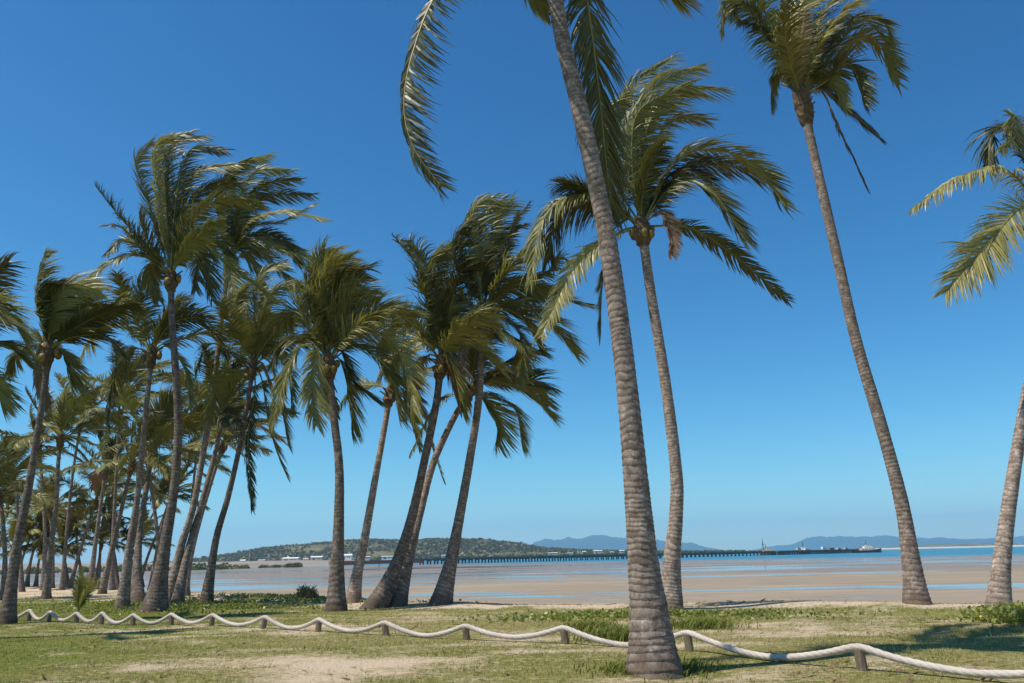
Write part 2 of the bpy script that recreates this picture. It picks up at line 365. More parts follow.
# ------------------------------------------------------------------ palms
WIND = np.array([1.0, .12, .06])
def frond(C3, parent, rng, L=.75, n=60, dry=0, wind=.45, droop=.45, wl=.042, hang=0.0, roll=None):
    n = int(n*2.15); C, tot = resample(catmull(C3, 60), n)
    T, S, N = frames(C)
    if N[:n//2, 2].mean() < 0: S, N = -S, -N
    tw = rng.choice([-1, 1])*rng.uniform(.15, .8) if roll is None else roll; S, N = S*math.cos(tw)+N*math.sin(tw), N*math.cos(tw)-S*math.sin(tw)
    t = np.linspace(0, 1, n); m = t > .14
    idx = np.where(m)[0]; tt = t[idx]
    prof = np.clip(np.sin(np.pi*(.12+.80*(tt-.14)/.86))**.55, .1, 1)
    VV = []; FF = []; LV = []; base = 0
    U = np.array([0, .3, .66, 1.0]); Wd = np.array([.7, .95, .75, .06])
    for sgn in (-1, 1):
        k = len(idx); jit = rng.randn(k, 3)*.08
        clump = np.repeat(rng.randn(k//14+1, 3), 14, 0)[:k]*.12
        ahead = (.8+.9*tt[:, None]**2)*(1+.12*rng.randn(k, 1)); L_ = L
        d = nrm(sgn*S[idx]*.95 + T[idx]*ahead + N[idx]*(.22-.5*hang) + jit + clump)
        LL = L*1.12*prof*(1+rng.randn(k)*.12)
        brk = rng.rand(k) < .10; LL = np.where(brk, LL*rng.uniform(.3, .8, k), LL); gap = vnoise(np.arange(k)*.35+rng.rand()*90, np.zeros(k)+sgn); LL = np.where(gap < .13, LL*.25, LL)
        bend = (np.array([0, 0, -1.0])*(droop+hang)*(1+.15*rng.randn(k, 1)) + WIND*wind*(1+.15*rng.randn(k, 1)))
        wv = T[idx] - d*np.sum(T[idx]*d, 1, keepdims=True); wv = nrm(wv + rng.randn(k, 3)*.25)
        P = []
        for u in U:
            q = d*u + bend*(u*u*.8); q = q/np.maximum(np.linalg.norm(q, axis=1, keepdims=True), 1e-6)*u if u > 0 else q
            P.append(C[idx] + q*LL[:, None])
        P = np.stack(P, 1)
        wid = wl*Wd[None, :, None]*wv[:, None, :]*.5*(.55+.45*prof)[:, None, None]
        A = P-wid; B = P+wid
        V = np.stack([A, B], 2).reshape(k, 8, 3)
        q = np.array([[0, 1, 3, 2], [2, 3, 5, 4], [4, 5, 7, 6]])
        Fq = (np.arange(k)[:, None, None]*8 + q[None]).reshape(-1, 4) + base
        VV.append(V.reshape(-1, 3)); FF.append(Fq); base += k*8
        LV.append(np.repeat(np.clip(.5+.25*rng.randn(k), 0, 1), 8))
    rad = np.interp(t, [0, .08, .2, 1], [.06, .035, .022, .004])*(.6+.4*min(1, tot/3.5))
    Vt, Ft = tube_np(C, rad, 5, S, N)
    nl = sum(len(f) for f in FF)
    VV.append(Vt); FF.append(Ft+base); LV.append(np.full(len(Vt), .5))
    mi = np.r_[np.zeros(nl), np.ones(len(Ft))]
    mats = [(MLEAF, MRACH), (MLEAF_Y, MRACH), (MLEAF_D, MRACH_D)][dry]
    return mesh_np('frond', np.vstack(VV), np.vstack(FF), mats, parent, False, mi, attr={'leafvar': np.concatenate(LV)})
def free_frond(c, az, el, length, rng, wind=.30, grav=.34):
    d = np.array([math.cos(az)*math.cos(el), math.sin(az)*math.cos(el), math.sin(el)]); p = c.copy(); P = [p.copy()]
    ns = 12; ds = length/ns
    for i in range(ns):
        t = i/ns
        d = d + ds*(WIND*wind*(.35+t) + np.array([0, 0, -1.0])*grav*(.45+1.1*t)*(.35+.65*max(0, 1-abs(math.sin(el))*.6)))
        d /= np.linalg.norm(d); p = p + d*ds; P.append(p.copy())
    return P
PALMS = []
def palm(label, trunk, Yb=None, rb=.22, rt=.125, fronds=(), extra=14, flen=3.6, n=60, seed=1, group='coconut palms along the foreshore', leanY=0.0,
         yellow=.24, nuts=0, ringstep=.028, seg=16, wl=.042, Lf=.9, crown_only_top=False, dead=0, wind=.30, elmin=None, tone=None, cbh=1.0):
    rng = np.random.RandomState(seed); pr = random.Random(seed)
    b = ground_pt(*trunk[0]) if Yb is None else at(trunk[0][0], trunk[0][1], Yb)
    if Yb is not None: b[2] = terrain(b[0], b[1])
    Y0 = b[1]; P = [b]
    ys = trunk[0][1]-trunk[-1][1]
    for (px, py) in trunk[1:]:
        P.append(at(px, py, Y0 + leanY*(trunk[0][1]-py)/ys))
    root = empty('coconut_palm', b, label, 'palm tree', group)
    C = catmull(np.vstack([P[0]-(P[1]-P[0])/np.linalg.norm(P[1]-P[0])*.25, P]), 200)
    tot = np.linalg.norm(np.diff(C, axis=0), axis=1).sum(); ns = int(tot/ringstep)
    C, tot = resample(C, ns); T, S, N = frames(C, (0, 1, 0)); 
    s = np.linspace(0, tot, ns)-.2; th = np.linspace(0, 2*np.pi, seg, endpoint=False)
    # leaf-scar rings, uneven in spacing, tilted and wobbling round the stem
    rl = (.075+.045*np.exp(-s/2.0))*(.45+1.3*vnoise(s*4.3+seed*2, s*0+seed+.3)); ph = np.cumsum(np.gradient(s)/rl)
    cy1, cy2 = np.cos(th)[None, :]*1.1+seed*3., np.sin(th)[None, :]*1.1
    wob = .22*np.sin(th[None, :]+1.3*np.sin(s[:, None]*.9+seed)) + .75*(fbm(cy1+s[:, None]*1.3, cy2+s[:, None]*1.9, 3)-.5) + .5*(vnoise(s*5+seed, s*0+.5)-.5)[:, None]
    ring = (ph[:, None] + wob) % 1.0
    rad = rt + (rb-rt)*np.exp(-np.maximum(s, -.1)/1.0) + .012*np.exp(-((s-tot+.3)/.3)**2)
    rad = rad*(1.14-.34*s/tot)*(1+.05*(fbm(s*.8+seed, s*0+3., 2)-.5)*2)
    amp = (.004+.04*rad[:, None])*(.35+1.1*fbm(cy1*.7, cy2*.7+s[:, None]*1.1, 3))
    rr = rad[:, None] + amp*(smooth(0, .14, ring)*(1-ring)-.35) + .03*rad[:, None]*(vnoise(s[:, None]*7+cy1*2, cy2*2)-.5)
    rr = rr + (rb*.42*np.exp(-np.maximum(s, 0)/.20))[:, None]*(fbm(cy1*1.6, cy2*1.6+s[:, None]*2, 2)-.3)
    V, F = tube_np(C, rr, seg, S, N)
    tone = (.78+.3*pr.random()) if tone is None else tone
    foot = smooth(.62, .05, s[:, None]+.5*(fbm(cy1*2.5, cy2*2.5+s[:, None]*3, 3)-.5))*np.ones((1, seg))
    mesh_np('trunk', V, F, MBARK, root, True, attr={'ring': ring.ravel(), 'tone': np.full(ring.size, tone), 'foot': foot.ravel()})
    top = C[-1]; up = T[-1]
    # fibrous crown base with old leaf stubs
    cc, _ = resample(np.array([top-up*.25, top+up*.35*cbh, top+up*.8*cbh]), 14); t2, s2, n2 = frames(cc, (0, 1, 0))
    cr = np.interp(np.linspace(0, 1, 14), [0, .25, .6, 1], [rt*1.0, rt*1.75, rt*1.5, .03])
    q = cr[:, None]*(1+.35*(rng.rand(14, 12)-.5)); V, F = tube_np(cc, q, 12, s2, n2)
    mesh_np('crown_base', V, F, MFIB, root, False)
    cen = top + up*.35*cbh
    mb = MB()
    for i in range(9):
        a = i*2.4+rng.rand(); o = np.array([math.cos(a), math.sin(a), .55+rng.rand()*.5])
        mb.tube(top+up*(.05+.03*i), top+up*(.05+.03*i)+o*rng.uniform(.18, .42), .045, .02, 5)
    mb.build('leaf_stubs', MFIB, root)
    crown_px = trunk[-1]
    for fr in fronds:
        pts = fr[0]; dy = fr[1]; kw = dict(fr[2]) if len(fr) > 2 else {}
        L3 = [cen]
        nn = len(pts)
        for i, (px, py) in enumerate(pts): L3.append(at(px, py, cen[1] + dy*((i+1)/nn)))
        kw.setdefault('L', Lf); kw.setdefault('wl', wl); kw.setdefault('dry', 1 if rng.rand() < yellow else 0)
        frond(L3, root, rng, n=kw.pop('n', n), **kw)
    for i in range(extra):
        az = i*2.399+seed; f = (i+.5)/extra
        el = R(84-f*(84-(elmin if elmin is not None else (28 if fronds else -8)))+rng.uniform(-8, 8))
        ln = flen*(.72+.3*min(1, f*3)+rng.uniform(-.08, .08))
        dr = 1 if rng.rand() < yellow else (2 if (f > .88 and not fronds and rng.rand() < .3) else 0)
        frond(free_frond(cen, az, el, ln, rng, wind=wind*rng.uniform(.3, 1.35), grav=.30*rng.uniform(.7, 1.2)), root, rng, L=Lf*rng.uniform(.8, 1.0), n=n, wl=wl, dry=dr,
              wind=rng.uniform(.15, .6), droop=.3+.35*f)
    for i in range(dead):
        az = 1.2+i*2.1+seed; ln = flen*.62
        frond([cen, cen+np.array([math.cos(az)*.35, math.sin(az)*.35, .05]), cen+np.array([math.cos(az)*.55+.25, math.sin(az)*.5, -ln*.5]), cen+np.array([math.cos(az)*.5+.5, math.sin(az)*.5, -ln])],
              root, rng, L=Lf*.55, n=n, wl=wl, dry=2, wind=.2, droop=1.2)
    if nuts:
        for i in range(nuts):
            a = i*2.399; p = cen + np.array([math.cos(a)*.28, math.sin(a)*.28, -.10-.10*(i % 3)])
            u = np.linspace(0, np.pi, 7); v = np.linspace(0, 2*np.pi, 8, endpoint=False)
            V = np.stack([np.outer(np.sin(u), np.cos(v))*.10, np.outer(np.sin(u), np.sin(v))*.10, np.outer(np.cos(u), np.ones(8))*.135], -1)+p
            ii = np.arange(6)[:, None]*8; j = np.arange(8)[None]; kk = (j+1) % 8
            mesh_np('coconut', V.reshape(-1, 3), np.stack([ii+j, ii+kk, ii+8+kk, ii+8+j], -1).reshape(-1, 4), MNUT, root, True)
    PALMS.append((root, cen)); return root
Yl = {'dry': 1}; Dd = {'dry': 2}; Gr = {'dry': 0}
# A: nearest palm
palm('nearest palm, thick ringed trunk leaving the top of the picture, in front of the rope',
     [(655, 675), (649, 612), (643, 560), (635, 470), (624, 360), (609, 250), (596, 183), (580, 110), (562, 37), (552, -25)], rb=.30, rt=.135, seg=40, ringstep=.012, n=95, flen=4.0, extra=10, tone=1.0, seed=3, yellow=0,
     fronds=[([(500, -85), (440, -12), (413, 52), (404, 106), (414, 148), (440, 185)], -.6, dict(L=.60, wind=1.0, droop=.7, wl=.030, dry=0, roll=.75, n=125)),
             ([(575, -60), (590, 20), (600, 100), (606, 160), (612, 215)], 1.0, dict(L=.8, wind=.1, droop=.8, wl=.032, dry=0, roll=1.2, n=125)),
             ([(520, -40), (532, -8), (548, 14)], .5, dict(L=.35, dry=1))])
# B: behind the nearest one
palm('tall palm just right of the nearest trunk, crown streaming right over blue sky',
     [(671, 609), (672, 560), (676, 515), (676, 470), (665, 380), (652, 300), (643, 238)], rb=.30, rt=.155, seg=24, ringstep=.02, n=85, extra=3, flen=2.6, tone=1.25, seed=11, nuts=7, Lf=.92, yellow=.1,
     fronds=[([(624, 150), (632, 90), (672, 58)], .8, dict(wind=.8)), ([(636, 145), (655, 88), (700, 68)], .3, dict(wind=.8)), ([(642, 150), (668, 95), (722, 88)], -.4, dict(wind=.8)),
             ([(632, 160), (640, 110), (690, 84)], -.8, dict(wind=.8)), ([(650, 160), (668, 122), (706, 120)], .9, dict(wind=.7)),
             ([(605, 165), (600, 120), (626, 95)], .2, dict(wind=.7)),
             ([(680, 158), (725, 152), (762, 172), (785, 208)], -.5, {}), ([(680, 172), (722, 166), (765, 178), (778, 200)], .7, {}),
             ([(676, 182), (712, 192), (745, 240)], -.9, dict(droop=.7)), ([(690, 228), (735, 256), (787, 300)], .3, dict(L=.55, dry=0, roll=.9)),
             ([(670, 175), (700, 175), (722, 205)], .2, dict(droop=.6)),
             ([(604, 196), (562, 200), (540, 228), (531, 280)], -.4, dict(droop=.8, wind=.1)), ([(600, 204), (565, 210), (552, 235), (548, 262)], .6, dict(droop=.8, wind=.1)),
             ([(606, 240), (572, 272), (541, 336)], -.6, dict(L=.6, wind=.1, dry=1, roll=1.0)), ([(618, 234), (604, 270), (600, 338)], .9, dict(wind=.05, L=.6)),
             ([(660, 212), (671, 230), (672, 255)], -.7, dict(dry=2, L=.4))])
# C: right
palm('tall leaning palm, ragged crown cut by the top edge, one brown frond hanging',
     [(917, 604), (911, 560), (901, 500), (881, 425), (856, 340), (838, 260), (822, 190), (812, 145), (806, 118)], rb=.29, rt=.145, seg=24, ringstep=.02, n=90, extra=4, flen=3.3, tone=1.0, cbh=1.9, seed=22, Lf=.72, yellow=.12,
     fronds=[([(784, 60), (755, 15), (728, 0), (722, 32)], -.6, dict(droop=.7, wind=.1)), ([(780, 50), (760, 0), (735, -25)], .6, {}), ([(790, 60), (770, 30), (740, 22)], 0, dict(droop=.6)),
             ([(796, 30), (798, -20), (830, -60)], .3, {}), ([(800, 60), (800, 10), (824, -30)], -.7, dict(dry=1)), ([(812, 60), (825, 10), (858, -15)], .1, {}),
             ([(822, 60), (850, 20), (882, 22), (890, 40)], -.4, dict(dry=1)), ([(830, 66), (858, 38), (882, 45), (899, 84)], .4, {}), ([(828, 80), (850, 64), (866, 104)], -.5, {}),
             ([(835, 50), (862, 20), (890, 50), (893, 75)], .9, {}), ([(822, 90), (850, 112), (882, 140)], .2, dict(L=.45, droop=.9)),
             ([(822, 92), (838, 128), (852, 155), (868, 190)], -.5, dict(L=.28, dry=2, droop=1.6, wind=.1)), ([(815, 80), (812, 40), (832, 20)], .8, {}),
             ([(788, 72), (775, 78), (772, 110)], .4, dict(L=.4, droop=1)), ([(815, 70), (835, 84), (846, 108)], -.3, dict(L=.5, droop=.9)), ([(796, 66), (802, 40), (806, 10)], -.9, dict(dry=2, L=.3)), ([(770, 42), (745, 5), (724, 20)], -.2, dict(droop=.9, wind=.0))])
# D: right edge
palm('palm at the right edge with pinkish grey trunk, half its crown in view',
     [(999, 612), (1001, 570), (1007, 520), (1015, 465), (1026, 400), (1038, 330), (1048, 240)], rb=.235, rt=.125, seg=24, ringstep=.02, n=90, extra=1, flen=3.2, tone=1.3, seed=31, Lf=.9, nuts=5, yellow=.1,
     fronds=[([(1010, 172), (965, 174), (915, 206)], -.3, dict(droop=1.1, wind=.0, L=.62, dry=1, roll=.3, wl=.036)), ([(1022, 208), (985, 248), (946, 292)], -.8, dict(L=.85, wind=.05, droop=.35, dry=1, roll=1.15, wl=.04)),
             ([(1020, 140), (995, 130), (988, 168)], .5, dict(droop=.8, wind=.1)), ([(1018, 120), (1010, 140), (1000, 150)], -.4, dict(droop=.6, L=.5)), ([(1005, 230), (975, 262), (950, 285)], .5, dict(L=.6, dry=0))])
# E, F, G, H: the four in the middle
palm('middle palm right of the leaning pair, trunk leaning right from a stubby base',
     [(441, 604), (451, 561), (461, 509), (470, 458), (478, 406), (481, 360), (483, 322)], rb=.33, rt=.13, seg=20, n=75, extra=3, flen=2.6, seed=41, Lf=.92, nuts=6,
     fronds=[([(462, 255), (468, 215), (482, 198)], .5, dict(wind=.8)), ([(478, 260), (484, 218), (502, 200)], -.3, dict(wind=.7)), ([(490, 262), (500, 220), (512, 202)], .6, dict(wind=.6)),
             ([(500, 270), (515, 225), (530, 203)], -.4, dict(L=.35, wind=.2)), ([(458, 270), (455, 240), (468, 222)], -.2, {}),
             ([(510, 290), (540, 290), (556, 292)], -.7, dict(dry=1, droop=.8)), ([(520, 300), (555, 298), (588, 305)], .7, {}), ([(515, 305), (548, 318), (578, 355)], -.2, dict(droop=.6)),
             ([(510, 285), (545, 275), (560, 258), (570, 262)], .3, dict(L=.5)), ([(505, 320), (520, 335), (512, 365)], .4, dict(droop=.8)), ([(500, 308), (522, 318), (538, 345)], -.8, {}),
             ([(460, 300), (445, 320), (448, 345)], .2, {}), ([(505, 335), (525, 350), (518, 385)], -.6, dict(dry=1, droop=.7, L=.6)), ([(492, 270), (500, 235), (520, 225)], .1, dict(wind=.7)),
             ([(475, 250), (474, 210), (495, 196)], -.5, dict(wind=.8)), ([(470, 330), (462, 350), (470, 378)], -.5, dict(dry=2, droop=1.2, L=.4))])
palm('front palm of the leaning middle pair, with the broad dark foot',
     [(376, 608), (386, 588), (400, 555), (412, 516), (425, 458), (436, 405), (440, 372)], rb=.34, rt=.135, seg=20, n=75, extra=4, flen=2.5, tone=0.72, seed=42, Lf=.9, nuts=4, dead=2,
     fronds=[([(428, 300), (415, 262), (396, 238)], .3, dict(wind=.7, L=.6)), ([(432, 300), (425, 260), (410, 240)], -.4, dict(wind=.7)), ([(440, 300), (440, 260), (460, 240)], .4, dict(wind=.7)),
             ([(450, 310), (458, 275), (478, 262)], -.5, dict(wind=.7)), ([(418, 330), (395, 325), (382, 350)], .2, {}), ([(420, 340), (398, 352), (384, 372)], -.5, dict(dry=1)),
             ([(460, 340), (480, 350), (500, 368)], -.6, dict(dry=1)), ([(455, 330), (480, 320), (494, 335)], .5, {}), ([(430, 355), (410, 370), (405, 410)], .1, dict(droop=.9)),
             ([(445, 355), (455, 375), (462, 410)], -.7, dict(dry=1, droop=.9)), ([(428, 290), (432, 262), (448, 252)], 0, dict(wind=.8)), ([(425, 360), (415, 385), (425, 415)], .5, dict(dry=2, L=.5))])
palm('rear palm of the leaning middle pair, thinner paler trunk, lower crown drooping right',
     [(398, 606), (409, 558), (420, 513), (433, 464), (453, 420), (466, 398)], rb=.27, rt=.12, seg=18, n=70, extra=4, flen=2.6, tone=1.05, seed=43, Lf=.92, leanY=1.0,
     fronds=[([(490, 372), (525, 378), (552, 388)], .2, dict(droop=.6)), ([(495, 382), (530, 392), (553, 418)], -.5, {}), ([(490, 395), (515, 410), (522, 446)], .6, dict(droop=.7)),
             ([(500, 378), (535, 382), (548, 405)], .9, {}), ([(485, 400), (500, 420), (498, 445)], -.2, {}), ([(440, 400), (425, 425), (410, 455)], .7, dict(L=.35)), ([(450, 360), (440, 340), (450, 320)], .6, {})])
palm('pale thin palm between the upright trunk and the leaning middle pair',
     [(353, 603), (357, 575), (364, 542), (375, 480), (385, 425), (389, 400)], rb=.25, rt=.12, seg=18, n=60, extra=4, flen=2.5, tone=1.3, seed=44, Lf=.75, leanY=.5,
     fronds=[([(398, 398), (412, 418), (420, 450)], .3, dict(L=.35, droop=1)), ([(400, 400), (425, 430), (444, 482)], .7, dict(L=.3, droop=.8)), ([(375, 385), (355, 388), (340, 405)], .4, {})])
palm('upright palm left of centre with broad yellow green fronds fanning over the beach',
     [(336, 611), (337, 570), (339, 515), (339, 464), (333, 410), (329, 372)], rb=.3, rt=.13, seg=20, n=80, extra=3, flen=2.5, tone=0.75, seed=45, Lf=.92, nuts=6, dead=1, yellow=.3,
     fronds=[([(318, 300), (318, 265), (335, 252)], .3, dict(wind=.7)), ([(325, 305), (330, 270), (352, 256)], -.4, dict(wind=.7)), ([(335, 310), (345, 278), (368, 268)], .5, dict(wind=.7)),
             ([(320, 318), (308, 290), (312, 272)], .2, {}), ([(340, 318), (355, 292), (372, 295)], -.2, dict(wind=.6)), ([(312, 322), (295, 312), (276, 325)], .4, {}),
             ([(350, 325), (380, 310), (415, 318)], .3, dict(dry=1, wind=.2)), ([(350, 335), (385, 335), (408, 372), (414, 412)], -.8, dict(dry=1, wind=.1, L=1.0, roll=.9)),
             ([(345, 345), (375, 355), (395, 385), (400, 420)], -.4, dict(dry=1, L=.9)), ([(318, 350), (312, 380), (316, 425)], -.9, dict(dry=1, wind=.1, L=.75, roll=1.2)),
             ([(305, 345), (288, 370), (272, 425)], -.3, dict(dry=1, wind=.1, L=.7)), ([(315, 340), (290, 340), (272, 362)], .6, {}), ([(340, 350), (352, 380), (375, 400)], .7, {}),
             ([(330, 300), (322, 270), (325, 250)], 0, dict(wind=.5)), ([(340, 360), (350, 400), (352, 430)], .3, dict(droop=.8)),
             ([(330, 312), (338, 282), (358, 272)], .8, dict(wind=.7))])
# left cluster
palm('tallest palm of the left cluster, pale flared foot by the rope, plume crown',
     [(154, 612), (159, 585), (166, 540), (174, 490), (178, 436), (176, 378), (172, 320), (171, 285)], rb=.38, rt=.125, seg=22, n=80, extra=3, flen=3.0, tone=0.72, seed=51, Lf=.76, nuts=4, yellow=.22,
     fronds=[([(150, 205), (137, 165), (152, 142)], .4, dict(wind=.5)), ([(160, 200), (155, 150), (172, 135)], -.4, dict(wind=.6)), ([(168, 195), (175, 145), (205, 138)], .5, dict(wind=.8)),
             ([(176, 200), (190, 150), (225, 150)], -.6, dict(wind=.8)), ([(180, 205), (198, 172), (236, 165)], .2, dict(wind=.7)), ([(140, 240), (118, 215), (96, 187)], -.3, dict(L=.55, wind=.5)),
             ([(140, 245), (122, 228), (106, 225)], .5, dict(L=.5)), ([(145, 250), (125, 240), (108, 252)], -.5, dict(L=.6)), ([(140, 255), (110, 262), (78, 290)], -.9, dict(dry=1, L=.65, wind=.3)),
             ([(195, 240), (225, 262), (275, 300)], -1.2, dict(dry=1, L=.6, roll=.7)), ([(190, 225), (220, 200), (262, 205)], -.5, {}), ([(185, 250), (205, 262), (212, 300)], -.2, dict(droop=.8)),
             ([(158, 262), (150, 280), (158, 300)], .4, dict(droop=.8, L=.6)), ([(165, 190), (163, 145), (190, 132)], 0, dict(wind=.8)), ([(184, 215), (205, 190), (240, 185)], .8, {}),
             ([(190, 245), (215, 240), (232, 262)], .5, {})])
palm('long pale trunk leaning right from the tallest palm\'s foot, wide swept crown',
     [(168, 604), (181, 547), (193, 508), (203, 455), (212, 400), (218, 350), (225, 290), (228, 270)], rb=.25, rt=.108, seg=20, n=80, extra=3, flen=3.0, tone=1.15, seed=52, Lf=.76, leanY=.6, yellow=.12,
     fronds=[([(228, 205), (238, 170), (270, 155)], .4, dict(wind=.8)), ([(238, 205), (255, 172), (292, 170)], -.4, dict(wind=.8)), ([(245, 210), (275, 195), (313, 195)], .5, dict(wind=.6)),
             ([(250, 222), (285, 212), (325, 220)], -.6, dict(dry=1, wind=.3)), ([(250, 235), (280, 240), (300, 265)], .2, {}), ([(248, 228), (280, 222), (312, 205)], .8, {}),
             ([(245, 245), (270, 260), (298, 290)], -.3, {}), ([(240, 250), (258, 275), (262, 310)], .5, dict(droop=.8)), ([(222, 210), (222, 180), (248, 160)], -.2, dict(wind=.8)),
             ([(240, 215), (265, 185), (300, 180)], .1, dict(wind=.8)), ([(215, 245), (200, 262), (196, 290)], .6, {}), ([(228, 250), (232, 285), (245, 315)], -.5, dict(dry=1)), ([(250, 240), (285, 250), (318, 262)], -.1, {})])
palm('second leaning trunk close behind the long pale one in the left cluster',
     [(177, 604), (187, 555), (197, 519), (208, 480), (217, 445), (221, 420)], rb=.22, rt=.10, seg=16, n=60, extra=17, flen=3.0, seed=53, leanY=1.5, Lf=.76)
palm('short trunk crossing behind the long pale leaning one, pale at its foot',
     [(183, 596), (188, 565), (198, 525), (212, 478), (222, 450)], rb=.27, rt=.12, seg=16, n=50, extra=14, flen=2.7, seed=54, leanY=2, Lf=.8)
palm('dark trunked palm at the right side of the left cluster, drooping crown',
     [(206, 604), (211, 570), (217, 535), (228, 497), (240, 445), (248, 400), (252, 374)], rb=.23, rt=.10, seg=18, n=75, extra=8, flen=2.8, dead=1, tone=0.7, seed=55, Lf=.74, nuts=5,
     fronds=[([(255, 310), (262, 275), (285, 262)], .4, dict(wind=.8)), ([(262, 315), (275, 290), (300, 285)], -.3, dict(wind=.7)), ([(270, 345), (288, 370), (292, 410)], .3, dict(droop=.8)),
             ([(268, 360), (280, 400), (288, 445)], -.4, dict(droop=.8)), ([(262, 380), (270, 430), (286, 475)], .6, dict(droop=.7)), ([(245, 330), (235, 305), (248, 285)], 0, {}),
             ([(255, 390), (248, 440), (252, 510)], .2, dict(L=.45, droop=1)), ([(236, 350), (210, 345), (196, 370)], -.3, {}), ([(240, 372), (218, 385), (208, 420)], .4, {})])
palm('palm left of the tallest one, straight grey trunk behind the rope',
     [(122, 609), (125, 585), (130, 545), (137, 500), (142, 450), (147, 400), (151, 362)], rb=.24, rt=.10, seg=18, n=70, extra=4, flen=3.0, seed=56, Lf=.74, nuts=5, yellow=.2,
     fronds=[([(125, 325), (112, 305), (108, 315)], -.3, dict(dry=1, droop=.8, L=.6)), ([(130, 330), (95, 335), (62, 395)], .3, dict(dry=1, L=.75)), ([(140, 300), (145, 280), (165, 270)], .5, {}),
             ([(170, 325), (200, 318), (222, 340)], -.3, {}), ([(165, 345), (185, 370), (190, 410)], .4, {}), ([(132, 350), (115, 380), (108, 425)], -.4, {})])
palm('palm with a swollen foot just right of the straight grey trunk, crown shaded',
     [(137, 603), (137, 570), (140, 530), (146, 490), (152, 455)], rb=.30, rt=.11, seg=16, n=55, extra=16, flen=2.9, seed=57, Lf=.76, leanY=1.5)
palm('far left palm on the lawn where the rope ends, slim curving trunk',
     [(7, 624), (11, 590), (16, 552), (23, 516), (30, 480), (38, 430), (44, 392), (47, 362)], rb=.20, rt=.095, seg=20, n=80, extra=4, flen=2.5, dead=1, tone=0.7, seed=58, Lf=.74, nuts=5,
     fronds=[([(45, 315), (52, 292), (75, 285)], .4, dict(wind=.8)), ([(52, 315), (70, 285), (100, 290)], -.4, dict(wind=.7)), ([(60, 320), (85, 305), (112, 312)], .3, {}),
             ([(70, 338), (100, 335), (118, 350)], -.6, {}), ([(60, 350), (68, 365), (72, 385)], .2, {}), ([(72, 330), (98, 320), (120, 300)], .7, {}), ([(42, 312), (42, 290), (60, 280)], -.2, dict(wind=.7)),
             ([(38, 345), (20, 352), (8, 372)], .3, dict(L=.6))])
palm('palm just outside the left edge, only some dark frond tips reaching in',
     [(-62, 640), (-55, 560), (-48, 470), (-42, 400), (-38, 365)], rb=.24, rt=.11, seg=12, n=60, extra=2, flen=2.6, seed=59, Lf=.74,
     fronds=[([(-20, 320), (5, 312), (27, 345)], 0, dict(droop=.7)), ([(-18, 345), (5, 345), (24, 360)], .5, {}), ([(-22, 300), (-8, 302), (8, 322)], -.4, {}), ([(-20, 370), (-4, 385), (3, 405)], .3, {})])
